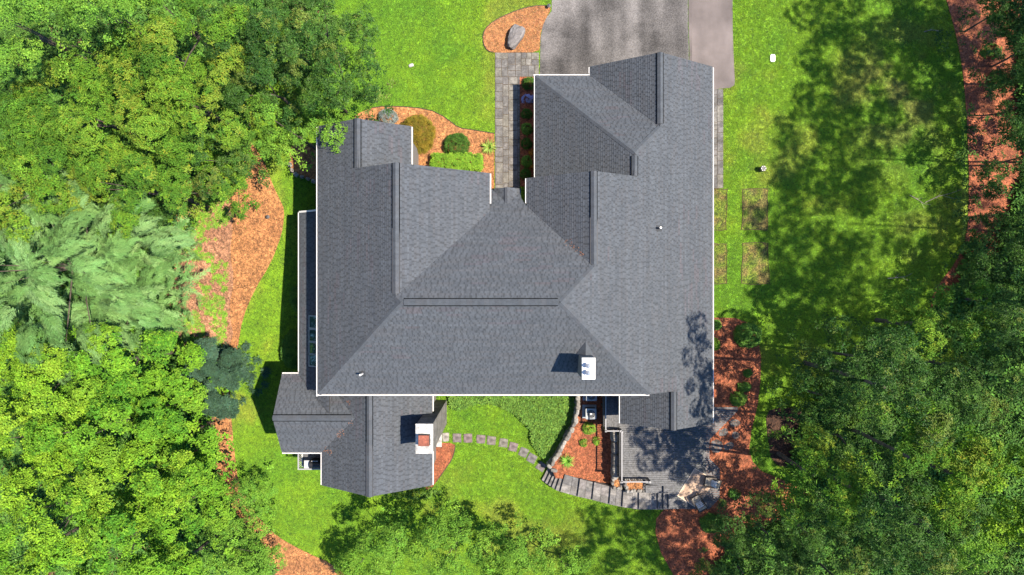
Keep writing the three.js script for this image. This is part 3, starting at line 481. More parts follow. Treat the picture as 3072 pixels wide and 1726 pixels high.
{ const ord = ['first', 'second', 'third', 'fourth', 'fifth', 'sixth', 'seventh', 'eighth', 'ninth', 'tenth'];
  [[360, 670], [500, 680], [637, 682], [797, 693], [927, 710], [1075, 740], [1197, 790], [1327, 858], [1430, 932], [1545, 1035]].forEach(([a, b], i) => stepping(1250 + a / 4.135, 1150 + b / 4.135, i === 0 ? .48 : .6, .6, [0, 0, 0, -.05, -.1, -.12, -.25, -.4, -.5, -.6][i], `${ord[i]} square stepping stone from the tall chimney across the lawn`, 'stepping stones across the rear lawn', i === 0 ? [.36, .33, .3] : [.2 + rr(-.02, .03), .186 + rr(-.02, .02), .172]));
  [[1780, 420, 1.1, .8, 'angular flagstone set in mulch nearest the upper deck edge'], [1660, 520, 1, .75, 'oval flagstone in mulch between deck edge and lone small stone'], [1790, 550, .75, .75, 'small round flagstone in mulch farthest from the deck'], [1585, 670, 1.25, 1.35, 'largest dark flagstone in mulch touching the deck edge'], [1717, 665, .8, 1.15, 'tall rounded flagstone in mulch beside the largest one']].forEach(([a, b, w, d, l], i) => stepping(1700 + a / 3.53, 1150 + b / 3.53, w * .72, d * .72, i * .5, l, 'flagstones beside the deck', [.15, .145, .14], 1)); }

// ---------------------------------------------------------------- terrace bed, deck and steps behind the house
const DECK = 0.06, BED = -1.42;
const bedInnerP = [[4.2, 5.9], [7.1, 5.9], [7.1, 13.5], [3.0, 13.1], ...[[1652, 1400], [1668, 1375], [1690, 1340], [1708, 1305], [1722, 1275], [1731, 1240], [1735, 1180]].map(([a, b]) => at(a, b, BED))];
{ const b = structure('terrace_bed', sheet(bedInnerP, 0, .4, () => BED, mTint), mat.mulchB, 'raised mulch bed between the stone wall, the deck and the steps'); beds.push(bedInnerP); }
{ // dry stone retaining wall along the lawn
  const w = thing('retaining_wall', 'low dry stone retaining wall curving from the air conditioners to the steps', 'stone wall');
  const line = [[1737, 1150], [1734, 1210], [1729, 1250], [1722, 1272], [1706, 1304], [1688, 1338], [1666, 1374], [1650, 1399], [1664, 1410], [1682, 1419]].map(([a, b]) => at(a, b, BED));
  let acc = []; for (let i = 0; i < line.length - 1; i++) { const [a, b] = [line[i], line[i + 1]], n = Math.max(1, Math.round(Math.hypot(b[0] - a[0], b[1] - a[1]) / .33)); for (let k = 0; k < n; k++) acc.push([lerp(a[0], b[0], k / n), lerp(a[1], b[1], k / n), Math.atan2(b[1] - a[1], b[0] - a[0])]); }
  const geos = [1, 2, 3, 4, 5].map(s => rockGeo(s, .25, .16, .17, .3, 1));
  for (const [x, z, a] of acc) for (let r = 0; r < 5; r++) { const y = -2.4 + .14 + r * .24; if (y > BED + .16) continue; const m = mesh('stone', pick(geos), pick(wallStone), w); m.position.set(x + rr(-.05, .05), y, z + rr(-.05, .05)); m.rotation.set(rr(-.15, .15), -a + rr(-.3, .3), rr(-.15, .15)); m.scale.set(rr(.8, 1.15), rr(.85, 1.1), rr(.85, 1.2)); }
  const w2 = thing('deck_wall', 'mossy fieldstone wall holding the ground under the left deck edge', 'stone wall');
  const geos2 = [6, 7, 8].map(s => rockGeo(s, .3, .2, .22, .3, 1));
  for (let z = 8.9; z < 12.75; z += .42) for (let r = 0; r < 4; r++) { const m = mesh('stone', pick(geos2), pick(wallStone.slice(0, 3)), w2); m.position.set(6.95 + rr(-.05, .05), BED + .12 + r * .3, z + rr(-.06, .06)); m.rotation.set(rr(-.2, .2), rr(1.3, 1.8), rr(-.2, .2)); }
}
const dk = (px, py) => at(px, py, DECK);
const deckPoly = [[1862, 1290], [1862, 1250], [2214, 1222], [2214, 1233], [2129, 1320], [2129, 1376], [2159.5, 1406], [2159.5, 1496], [2128, 1527.6], [2006, 1527.6], [2006, 1480], [1991, 1480], [1991, 1456], [1937, 1456], [1937, 1437], [1862, 1437]].map(p => dk(...p));
deckPoly[1] = [7.12, 7.97]; deckPoly[0] = [7.12, 9.4]; deckPoly[deckPoly.length - 1] = [7.12, deckPoly[deckPoly.length - 1][1]];
const deck = thing('deck', 'dark grey board deck with angled right edge behind the house', 'deck');
{
  const [x0, x1, z0, z1] = bounds(deckPoly), W = .142;
  for (let k = 0; z0 + k * W < z1 - .02; k++) {
    const za = z0 + k * W + .007, zb = Math.min(z0 + (k + 1) * W - .007, z1), zm = (za + zb) / 2;
    const X = (z) => { const o = []; for (let i = 0; i < deckPoly.length; i++) { const a = deckPoly[i], b = deckPoly[(i + 1) % deckPoly.length]; if ((a[1] > z) !== (b[1] > z)) o.push(lerp(a[0], b[0], (z - a[1]) / (b[1] - a[1]))); } return o.sort((p, q) => p - q); };
    const A = X(za + .001), B = X(zb - .001), m = X(zm), ok = A.length === B.length && A.length === m.length;
    for (let i = 0; i + 1 < m.length; i += 2) { const l0 = ok ? A[i] : m[i], l1 = ok ? B[i] : m[i], r0 = ok ? A[i + 1] : m[i + 1], r1 = ok ? B[i + 1] : m[i + 1]; if (Math.max(r0 - l0, r1 - l1) < .05) continue;
      const cut = rr(.35, .65), c0 = lerp(l0, r0, cut), pieces = r0 - l0 > 3 ? [[l0, l1, c0 - .003, c0 - .003], [c0 + .003, c0 + .003, r0, r1]] : [[l0, l1, r0, r1]];
      for (const [p, q, r, s] of pieces) mesh('deck_board', slab([[p, za], [r, za], [s, zb], [q, zb]], DECK - .035, DECK + rr(-.001, .001), .005), pick(boardMat), deck); }
  }
  // narrow gangway with boards running the other way
  const [gx0] = at(1809, 0, DECK); const gx1 = 7.115, gz0 = 5.95, gz1 = 9.42;
  for (let x = gx0; x < gx1 - .02; x += .142) mesh('deck_board', box(x + .003, Math.min(x + .139, gx1), DECK - .035, DECK, gz0, gz1), pick(boardMat), deck);
  // frame
  const fr = new Soup(); for (let i = 0; i < deckPoly.length; i++) { const a = deckPoly[i], b = deckPoly[(i + 1) % deckPoly.length]; fr.quad([a[0], DECK - .3, a[1]], [b[0], DECK - .3, b[1]], [b[0], DECK - .03, b[1]], [a[0], DECK - .03, a[1]]); }
  fr.box(gx0 + .01, gx0 + .05, DECK - .3, DECK - .036, gz0, gz1); fr.box(gx0 + .05, gx1, DECK - .3, DECK - .036, gz1 - .05, gz1 - .005);
  mesh('deck_frame', fr.geo(), mat.charcoal, deck);
    for (const [x, z] of [[gx0 + .1, 8], [gx0 + .1, 9.3], [6.2, 9.3]]) mesh('deck_post', box(x - .05, x + .05, BED - .1, DECK - .3, z - .05, z + .05), mat.charcoal, deck);
  // railings
  const rail = (xa, za, xb, zb, label) => { const r = thing('deck_railing', label, 'railing', [0, 0, 0], 0, 'deck railings'), L = Math.hypot(xb - xa, zb - za), dx = (xb - xa) / L, dz = (zb - za) / L, y1 = DECK + .95, vert = Math.abs(dz) > .5;
    const bar = (n, y, hh, ww, m) => mesh(n, vert ? box(xa - ww, xa + ww, y, y + hh, Math.min(za, zb), Math.max(za, zb)) : box(Math.min(xa, xb), Math.max(xa, xb), y, y + hh, za - ww, za + ww), m, r);
    bar('top_rail', y1 - .04, .04, .035, mat.railcap); bar('bottom_rail', DECK + .09, .05, .025, mat.charcoal); bar('upper_rail', y1 - .1, .05, .025, mat.charcoal);
    const n = Math.round(L / .13); for (let i = 1; i < n; i++) { const x = xa + dx * L * i / n, z = za + dz * L * i / n; mesh('baluster', box(x - .017, x + .017, DECK + .14, y1 - .1, z - .017, z + .017), mat.charcoal, r); }
    for (const [x, z] of [[xa, za], [xb, zb]]) { mesh('rail_post', box(x - .05, x + .05, DECK, y1 + .04, z - .05, z + .05), mat.charcoal, r); mesh('post_cap', box(x - .06, x + .06, y1 + .04, y1 + .07, z - .06, z + .06), mat.railcap, r); } };
  rail(gx0 + .06, 6.1, gx0 + .06, 9.3, 'grey railing on the left side of the narrow gangway by the air conditioners');
  rail(gx0 + .06, 9.36, 7.1, 9.36, 'short grey railing across the end of the narrow gangway');
  rail(7.17, 9.42, 7.17, 12.62, 'long grey railing down the left edge of the deck');
  rail(7.17, 12.68, 9.0, 12.68, 'grey railing along the deck above the small mulch pocket');
}
{ // stone steps
  const st = thing('stone_steps', 'curving flight of wide grey stone steps from lawn up to deck', 'steps');
  const L = [[90, 362, 220, 122], [150, 415, 275, 150], [210, 455, 340, 180], [270, 495, 390, 205], [340, 545, 445, 235], [425, 575, 505, 265], [735, 662, 780, 345], [1000, 722, 1035, 408], [1305, 802, 1335, 488], [1540, 852, 1560, 555], [1840, 896, 1840, 590], [2180, 896, 2180, 590], [2280, 896, 2280, 590], [2372, 890, 2372, 590]];
  const R = (DECK + 2.33) / 14;
  for (let i = 0; i < 13; i++) {
    const H = -2.33 + (i + 1) * R;
    const c = (k, q) => at(1610 + L[k][q] / 5.991, 1380 + L[k][q + 1] / 5.991, H), a = c(i, 0), b = c(i, 2), d = c(i + 1, 2), e = c(i + 1, 0);
    const k = part('step', st), ins = (p, q, t) => [lerp(p[0], q[0], t), lerp(p[1], q[1], t)];
    if (i >= 11) { for (let n = 0; n < 3; n++) mesh('deck_board', slab([ins(a, e, n / 3 + .01), ins(b, d, n / 3 + .01), ins(b, d, (n + 1) / 3 - .01), ins(a, e, (n + 1) / 3 - .01)], H - .06, H, .006), pick(boardMat), k); mesh('riser_block', slab([a, b, d, e], H - .5, H - .061, .01), mat.charcoal, k); continue; }
    mesh('riser_block', slab([ins(a, e, .06), ins(b, d, .06), d, e], T(a[0], (a[1] + b[1]) / 2) - .3 < H - .9 ? H - .9 : H - .5, H - .061, .01), mat.granite, k);
    const wide = Math.hypot(e[0] - a[0], e[1] - a[1]) > .7, cols = wide ? 2 : 1;
    for (let m = 0; m < cols; m++) { const t0 = cols === 1 ? 0 : m ? .52 + rr(-.1, .1) : 0, t1 = cols === 1 ? 1 : m ? 1 : 0, rows = wide ? (rnd() < .5 ? 2 : 3) : 1; k.userData.cut = k.userData.cut ?? rr(.4, .6); const T0 = m ? k.userData.cut : 0, T1 = cols === 1 ? 1 : m ? 1 : k.userData.cut; const cuts = [0]; for (let r = 1; r < rows; r++) cuts.push(r / rows + rr(-.1, .1)); cuts.push(1);
      for (let r = 0; r < rows; r++) { const A = ins(a, b, cuts[r]), B = ins(a, b, cuts[r + 1]), E = ins(e, d, cuts[r]), D = ins(e, d, cuts[r + 1]); mesh('tread_stone', slab([ins(A, E, T0 + .004), ins(B, D, T0 + .004), ins(B, D, T1 - .006), ins(A, E, T1 - .006)], H - .06, H + rr(-.003, .003), .01), pick(stepStone), k); } }
    delete k.userData.cut;
  }
  // two planting pockets edged with stones between steps and deck
  const pocket = (pts, h, label) => { const P = pts.map(([a, b]) => at(1610 + a / 5.991, 1380 + b / 5.991, h)); structure('planting_pocket', sheet(P, 0, .3, () => h, mTint), mat.mulchA, label); const w = thing('pocket_edging', label.replace('mulch in', 'rough stones round'), 'stone edging', [0, 0, 0], 0, 'stone edgings of the planting pockets'); const g = [11, 12, 13].map(s => rockGeo(s, .16, .3, .14, .3, 1));
    for (let i = 0; i < P.length; i++) { const a = P[i], b = P[(i + 1) % P.length], n = Math.max(1, Math.round(Math.hypot(b[0] - a[0], b[1] - a[1]) / .22)); for (let k = 0; k < n; k++) { const m = mesh('stone', pick(g), pick(wallStone), w); m.position.set(lerp(a[0], b[0], k / n) + rr(-.03, .03), h - .12, lerp(a[1], b[1], k / n) + rr(-.03, .03)); m.rotation.set(0, rr(0, 3), rr(-.2, .2)); } } };
  pocket([[1395, 290], [1500, 300], [1530, 400], [1520, 520], [1400, 500], [1370, 420]], -.7, 'mulch in the narrow planting pocket beside the steps');
  pocket([[1600, 350], [1945, 350], [1935, 560], [1640, 560], [1590, 460]], -.35, 'mulch in the square planting pocket below the short deck railing');
  // lower deck landing beside the steps
  const low = thing('deck_landing', 'small grey board landing one step below the deck', 'deck', [0, 0, 0]); const [lx0, lz0] = at(1937, 1457, -.12), [lx1, lz1] = at(1990, 1480, -.12); for (let z = lz0; z < lz1 - .03; z += .142) mesh('deck_board', box(lx0, lx1, -.15, -.115, z + .003, Math.min(z + .139, lz1)), pick(boardMat), low); mesh('frame', box(lx0 + .01, lx1 - .01, -.9, -.151, lz0 + .01, lz1 - .01), mat.charcoal, low);
}
// outdoor rug and two chairs
{
  const [cx, cz] = at(2088, 1465, DECK);
  const rugTex = tex(256, (x, y, n) => { const a = fbm(x / n * 5, y / n * 40, 3), b = fbm(x / n * 7 + 4, y / n * 5, 3), e = Math.min(x, y, n - x, n - y) < 5 ? 1 : 0, v = 150 + (a - .5) * 60 + (b - .5) * 80 + (hash(x, y) - .5) * 26; return e ? [225, 205, 180] : [v * 1.14, v * .98, v * .85]; }, true, 1);
  const g = slab([[-1.1, -.78], [1.1, -.78], [1.1, .78], [-1.1, .78]], 0, .014, .004), p = g.attributes.position, u = g.attributes.uv; for (let i = 0; i < p.count; i++) u.setXY(i, (p.getX(i) + 1.1) / 2.2, (p.getZ(i) + .78) / 1.56);
  const rug = add(mesh('outdoor_rug', g, M({ color: lin(.9, .9, .9), map: rugTex, roughness: 1 }))); rug.position.set(cx, DECK + .002, cz); rug.rotation.y = 1.01; tag(rug, 'brown patterned outdoor rug lying at an angle on the deck', 'rug');
  const stripes = tex(64, (x) => (Math.floor(x / 64 * 12) % 2 ? [235, 235, 235] : [22, 24, 32]), true, 1); stripes.magFilter = THREE.NearestFilter;
  const stripeMat = M({ map: stripes, roughness: .95 });
  const round = (w, h, d, r) => { const g = new THREE.BoxGeometry(w, h, d, 6, 3, 6), p = g.attributes.position; for (let i = 0; i < p.count; i++) { const x = p.getX(i) / (w / 2), z = p.getZ(i) / (d / 2), y = p.getY(i), k = 1 - r * Math.max(Math.pow(Math.abs(x), 4), Math.pow(Math.abs(z), 4)); p.setY(i, y * k); } g.computeVertexNormals(); return g; };
  const chair = (px, py, turn, label) => { const [x, z] = at(px, py, .5), c = thing('patio_chair', label, 'chair', [x, DECK + .016, z], turn, 'two patio chairs on the deck');   // faces -x
    for (const [a, b] of [[-.3, -.29], [-.3, .29], [.28, -.29], [.28, .29]]) mesh('leg', box(a - .025, a + .025, 0, .3, b - .025, b + .025), mat.wicker, c);
    mesh('seat_frame', box(-.34, .32, .26, .34, -.32, .32), mat.wicker, c); mesh('seat_cushion', round(.6, .14, .54, .35).translate(-.02, .41, 0), mat.beige, c);
    for (const s of [-1, 1]) { const arm = new Soup(); arm.box(-.34, .34, .54, .585, s * .31 - .035, s * .31 + .035); arm.box(-.34, -.3, .34, .54, s * .31 - .025, s * .31 + .025); mesh('armrest', arm.geo(), mat.wicker, c); }
    const bk = new THREE.BoxGeometry(.07, .56, .64).rotateZ(-.42).translate(.43, .6, 0); mesh('backrest_frame', bk, mat.wicker, c);
    mesh('back_cushion', round(.13, .5, .54, .1).rotateZ(-.42).translate(.34, .66, 0), mat.beige, c);
    const pil = round(.44, .15, .44, .55), pu = pil.attributes.uv, pp = pil.attributes.position; for (let i = 0; i < pp.count; i++) pu.setXY(i, (pp.getZ(i) + .22) / .44, .5); mesh('striped_pillow', pil.rotateZ(.95).translate(.2, .64, 0), stripeMat, c); };
  chair(2131, 1447, -.16, 'beige cushioned patio chair with striped pillow at the right edge of the rug');
  chair(2093, 1504, -1.05, 'beige cushioned patio chair with striped pillow at the lower edge of the rug');
}
// air conditioners
function acUnit(px, py, label) {
  const [x, z] = at(px, py, -.7), a = thing('air_conditioner', label, 'air conditioner', [x, BED, z], 0, 'air conditioning units by the gangway');
  mesh('pad', slab([[-.52, -.5], [.45, -.5], [.45, .45], [-.52, .45]], -.05, .06, .01), mat.acgrey, a);
  const sh = (w, r) => { const s = new THREE.Shape(); s.moveTo(-w + r, -w); s.lineTo(w - r, -w); s.quadraticCurveTo(w, -w, w, -w + r); s.lineTo(w, w - r); s.quadraticCurveTo(w, w, w - r, w); s.lineTo(-w + r, w); s.quadraticCurveTo(-w, w, -w, w - r); s.lineTo(-w, -w + r); s.quadraticCurveTo(-w, -w, -w + r, -w); return s; };
  mesh('casing', new THREE.ExtrudeGeometry(sh(.34, .07), { depth: .66, bevelEnabled: false }).rotateX(-Math.PI / 2).translate(0, .06, 0), mat.charcoal, a);
  const t = sh(.36, .08), hole = new THREE.Path(); hole.absarc(0, 0, .28, 0, Math.PI * 2, true); t.holes.push(hole);
  mesh('top_panel', new THREE.ExtrudeGeometry(t, { depth: .05, bevelEnabled: true, bevelSize: .01, bevelThickness: .01, bevelSegments: 2, curveSegments: 24 }).rotateX(-Math.PI / 2).translate(0, .72, 0), mat.acgrey, a);
  const gr = []; for (let r = .05; r < .29; r += .045) gr.push(new THREE.TorusGeometry(r, .005, 5, 32).rotateX(Math.PI / 2).translate(0, .77, 0)); for (let k = 0; k < 6; k++) gr.push(new THREE.BoxGeometry(.56, .008, .008).rotateY(k * Math.PI / 6).translate(0, .772, 0)); mesh('fan_grille', mergeGeometries(gr.map(g => g.toNonIndexed())), mat.acgrey, a);
  const hub = mesh('fan_hub', cyl(.07, .07, .06, 0, .72, 0, 18), mat.silver, a);
  for (let k = 0; k < 4; k++) mesh('fan_blade', new THREE.BoxGeometry(.2, .008, .13).rotateX(.4).translate(.16, .68, 0).rotateY(k * Math.PI / 2 + .4), mat.charcoal, a);
}
acUnit(1773, 1242, 'round-fan grey air conditioner standing nearer the open mulch'); acUnit(1774.5, 1187, 'round-fan grey air conditioner half hidden under the eave');
// porch with grill between the two lower rear gables
{
  const p = thing('porch', 'little railed porch in the corner of the two lower rear gables', 'porch'); const y = -.15, [x0, z1] = at(893, 1410, y + .9), X1 = -11.56, Z0 = 9.99;
  for (let x = x0; x < X1 - .05; x += .142) mesh('floor_board', box(x + .003, Math.min(x + .139, X1), y - .04, y, Z0, z1), boardMat[3], p);
  mesh('porch_frame', box(x0 + .02, X1 - .02, y - .3, y - .041, Z0, z1 - .02), mat.charcoal, p);
  for (const [x, z] of [[x0 + .08, z1 - .08], [x0 + .08, Z0 + .2], [X1 - .1, z1 - .08]]) mesh('porch_post', box(x - .06, x + .06, -2.6, y - .3, z - .06, z + .06), mat.white, p);
  const rl = (n, g, m) => mesh(n, g, m, p); rl('top_rail', box(x0, x0 + .08, y + .88, y + .93, Z0, z1), mat.railcap); rl('top_rail', box(x0 + .08, X1, y + .88, y + .93, z1 - .08, z1), mat.railcap); rl('bottom_rail', box(x0 + .015, x0 + .065, y + .08, y + .13, Z0, z1), mat.white); rl('bottom_rail', box(x0 + .065, X1, y + .08, y + .13, z1 - .065, z1 - .015), mat.white);
  for (let z = Z0 + .1; z < z1 - .05; z += .12) rl('baluster', box(x0 + .025, x0 + .055, y + .13, y + .88, z - .015, z + .015), mat.white); for (let x = x0 + .16; x < X1 - .05; x += .12) rl('baluster', box(x - .015, x + .015, y + .13, y + .88, z1 - .055, z1 - .025), mat.white);
  const dm = add(mesh('door_mat', slab([[-.3, -.24], [.3, -.24], [.3, .24], [-.3, .24]], 0, .02, .006), mat.black)); dm.position.set(x0 + .62, y + .001, Z0 + .5); tag(dm, 'black door mat on the little porch floor', 'mat');
  const [gx, gz] = at(940, 1394, .7), gr = thing('gas_grill', 'black lidded gas grill with grey side shelf on the little porch', 'grill', [gx, y, gz]);
  mesh('cabinet', box(-.25, .5, .05, .8, -.24, .26), mat.black, gr); const lid = new THREE.CylinderGeometry(.26, .26, .74, 18, 1, false, 0, Math.PI).rotateZ(Math.PI / 2).rotateX(-Math.PI / 2).rotateX(Math.PI / 2).translate(.125, .82, 0); mesh('lid', lid, mat.black, gr); mesh('lid_handle', box(-.1, .35, 1.0, 1.03, -.27, -.24), mat.silver, gr); mesh('side_shelf', slab([[-.62, -.26], [-.26, -.26], [-.26, .28], [-.62, .28]], .8, .86, .02), mat.silver, gr); for (const [a, b] of [[-.2, -.2], [-.2, .2], [.45, -.2], [.45, .2]]) mesh('caster', cyl(.03, .03, .06, a, 0, b, 10), mat.charcoal, gr); mesh('control_panel', box(-.25, .5, .7, .85, .26, .31), mat.charcoal, gr); for (let k = 0; k < 4; k++) mesh('knob', cyl(.022, .022, .03, -.15 + k * .17, .85, .285, 10), mat.silver, gr);
}
console.log('hardscape done');

// ---------------------------------------------------------------- loose stones, lights and lids on the lawn
{
  const [bx, bz] = at(1545, 110, .35), bg = rockGeo(23, .58, .5, .95, .34, 4), bp = bg.attributes.position; for (let i = 0; i < bp.count; i++) { const k = 1 - .42 * clamp((bp.getZ(i) + .3) / 1.1, 0, 1); bp.setXYZ(i, bp.getX(i) * k, bp.getY(i) * (1 - .25 * Math.abs(bp.getX(i))), bp.getZ(i)); } bg.computeVertexNormals(); const b = add(mesh('boulder', bg, mat.granite)); b.position.set(bx, .22, bz); b.rotation.set(.1, -.45, .08); tag(b, 'grey weathered boulder in the island mulch bed', 'boulder');
  const lid = (px, py, w, d, label) => { const [x, z] = ground(px, py); const m = add(mesh('access_lid', slab([[-w, -d * .7], [-w * .6, -d], [w * .6, -d], [w, -d * .7], [w, d * .7], [w * .6, d], [-w * .6, d], [-w, d * .7]], -.02, .08, .02), mat.white)); m.position.set(x, T(x, z), z); tag(m, label, 'lid'); };
  lid(2318, 175, .17, .25, 'white rectangular lid in the sunny right lawn');
  const s1 = add(mesh('pale_stone', rockGeo(31, .2, .1, .13, .2, 2), mat.offwhite)); { const [x, z] = ground(1234, 197); s1.position.set(x, .05, z); s1.rotation.y = .4; } tag(s1, 'small white stone lying in the front lawn near the trees', 'stone');
  const lamp = (px, py, label) => { const [x, z] = ground(px, py), l = thing('path_light', label, 'garden light', [x, T(x, z), z]); mesh('stake', cyl(.02, .02, .3, 0, 0, 0, 8), mat.charcoal, l); mesh('lamp_shade', new THREE.ConeGeometry(.13, .1, 16).translate(0, .33, 0), mat.wellcap, l); };
  lamp(1646, 22, 'small grey garden light at the tip of the island bed'); lamp(807, 652, 'small silver garden light on the left mulch path');
  { const [x, z] = at(2290, 506, .4), v = thing('well_head', 'round capped metal well pipe standing in the right lawn', 'well pipe', [x, 0, z]); mesh('casing', cyl(.17, .17, .4, 0, 0, 0, 20), mat.charcoal, v); mesh('cap', cyl(.19, .18, .08, 0, .4, 0, 20), mat.wellcap, v); for (let k = 0; k < 6; k++) mesh('bolt', cyl(.02, .02, .03, Math.cos(k * 1.047) * .14, .48, Math.sin(k * 1.047) * .14, 6), mat.metal, v); }
  // fieldstone edging of the upper bed at the left corner of the house
  const e = thing('corner_edging', 'short curve of pale fieldstones at the left front corner of the house', 'stone edging'); const g = [41, 42, 43].map(s => rockGeo(s, .3, .22, .2, .3, 1));
  [[871, 496, 1.2], [877, 512, 1.0], [889, 525, .5], [907, 532, .2], [925, 538, .5], [943, 545, .1]].forEach(([a, c, t]) => { const m = mesh('stone', pick(g), wallStone[rnd() < .5 ? 0 : 1], e); const [x, z] = ground(a, c); m.position.set(x, T(x, z) + .1, z); m.rotation.y = -t + rr(-.2, .2); m.scale.set(rr(.5, .8), rr(.6, .9), rr(.6, 1)); });
  const cb = smooth(poly([[866, 430], [960, 430], [960, 550], [905, 532], [876, 510], [868, 490]]), 1); bed('corner_bed', cb, .05, mat.mulchA, 'shaded mulch bed above the curved fieldstones');
}

// black tubes added to draw the shadow line of three spade-cut bed edges
function edging(pts, label) { const P = pts.map(([x, z]) => [x, T(x, z) + .045, z]), m = add(mesh('bed_edge_shadow', tube(P, .028, .028, 5), mat.wicker)); tag(m, label, 'edge shadow line', 'black tubes drawing the shadow lines of the bed edges'); }
edging(frontBedP.slice(1, 12), 'black tube drawing the shadow line along the sweeping top of the front bed'); edging(islandP.slice(0, 18), 'black tube drawing the shadow line round the outer side of the island bed'); edging(chimneyBedP.slice(2, 11), 'black tube drawing the shadow line round the small chimney bed');
[[2830, 588, 2.6, .35, 'long pale fallen branch by the right mulch path'], [2760, 603, 1.6, -.5, 'short pale fallen branch left of the long one'], [2800, 90, 1.3, .2, 'pale fallen branch in the upper right lawn'], [2700, 830, 1.7, .15, 'pale fallen branch in the shaded lower right lawn']].forEach(([px, py, l, a, label]) => { const [x, z] = ground(px, py), b = thing('fallen_branch', label, 'branch', [x, T(x, z), z], a); mesh('main_stem', tube([[-l / 2, .04, 0], [-l * .15, .07, rr(-.1, .1)], [l * .2, .06, rr(-.12, .12)], [l / 2, .04, rr(-.2, .2)]], .026, .008, 6), mat.deadwood, b); mesh('twig', tube([[0, .06, 0], [l * .22, .1, l * .16], [l * .34, .05, l * .2]], .013, .005, 5), mat.deadwood, b); mesh('twig', tube([[-l * .2, .06, 0], [0, .09, -l * .13]], .011, .005, 5), mat.deadwood, b); });

// ---------------------------------------------------------------- plants
// leaf sprays: small folded leaves round a twig end
function spray({ n, len, wid, rad, flat = .5, fold = .25, tone = [1, 1, 1], vary = .34, tip, droop = 0 }) {
  const s = new Soup();
  for (let i = 0; i < n; i++) {
    const az = rr(0, 6.283), el = Math.asin(clamp(rr(-.25, 1) * (1 - flat) + rr(-.1, .35) * flat, -1, 1)), d = new THREE.Vector3(Math.cos(az) * Math.cos(el), Math.sin(el) - droop, Math.sin(az) * Math.cos(el)).normalize();
    const b = new THREE.Vector3(rr(-1, 1), rr(-.5, .5), rr(-1, 1)).multiplyScalar(rad * .55).addScaledVector(d, rad * rr(0, .5));
    const l = len * rr(.7, 1.2), w = wid * rr(.8, 1.2), up = new THREE.Vector3(rr(-.5, .5), 1, rr(-.5, .5)).normalize(), sd = d.clone().cross(up).normalize(), nn = sd.clone().cross(d).normalize();
    const k = 1 + rr(-vary, vary), c = [tone[0] * k * rr(.92, 1.1), tone[1] * k, tone[2] * k * rr(.8, 1.2)], cc = tip && rnd() < tip.p ? tip.c.map(v => v * rr(.8, 1.2)) : c;
    const m = b.clone().addScaledVector(d, l * .45), A = b, B = m.clone().addScaledVector(sd, w / 2).addScaledVector(nn, w * fold), C = b.clone().addScaledVector(d, l).addScaledVector(nn, -l * .12), D = m.clone().addScaledVector(sd, -w / 2).addScaledVector(nn, w * fold);
    const a3 = (v) => [v.x, v.y, v.z]; s.tri(a3(A), a3(B), a3(C), cc); s.tri(a3(A), a3(C), a3(D), cc);
  }
  return s.geo();
}
function needles({ n, len, wid, rad, tone = [1, 1, 1] }) {   // brush of needles
  const s = new Soup();
  for (let i = 0; i < n; i++) { const az = rr(0, 6.283), el = rr(-.2, 1.3), d = new THREE.Vector3(Math.cos(az) * Math.cos(el), Math.sin(el), Math.sin(az) * Math.cos(el)), b = new THREE.Vector3(rr(-1, 1), rr(-.3, .3), rr(-1, 1)).multiplyScalar(rad), sd = d.clone().cross(new THREE.Vector3(rr(-1, 1), rr(-1, 1), rr(-1, 1))).normalize(), l = len * rr(.7, 1.2), k = rr(.8, 1.2), c = tone.map(v => v * k);
    s.tri([b.x - sd.x * wid, b.y - sd.y * wid, b.z - sd.z * wid], [b.x + sd.x * wid, b.y + sd.y * wid, b.z + sd.z * wid], [b.x + d.x * l, b.y + d.y * l, b.z + d.z * l], c); }
  return s.geo();
}
function plume() {                                        // a bough tip: needles swept forward along +x
  const s = new Soup(); for (let i = 0; i < 64; i++) { const t = rnd(), x = (t - .5) * .7, sw = rr(-1.1, 1.1) * (1 - t * .4), up = rr(-.1, .55), d = new THREE.Vector3(Math.cos(sw), up, Math.sin(sw)).normalize(), z = rr(-1, 1) * .16 * (1.1 - t), y = rr(-.05, .06), l = rr(.15, .27), sd = d.clone().cross(new THREE.Vector3(rr(-.4, .4), 1, rr(-.4, .4))).normalize(), w = .013, k = rr(.72, 1.25), c = [k, k, k];
    s.tri([x - sd.x * w, y - sd.y * w, z - sd.z * w], [x + sd.x * w, y + sd.y * w, z + sd.z * w], [x + d.x * l, y + d.y * l, z + d.z * l], c); }
  return s.geo();
}
const leafMat = (r = .6, t = .3) => new THREE.MeshPhysicalMaterial({ vertexColors: true, roughness: r, transmission: t, thickness: 0, side: THREE.DoubleSide, specularIntensity: .35 });
const leafM = leafMat(.8, .1), needleM = leafMat(.9, .1), glossM = leafMat(.5, 0);
const V = (f) => [0, 1, 2].map(f);
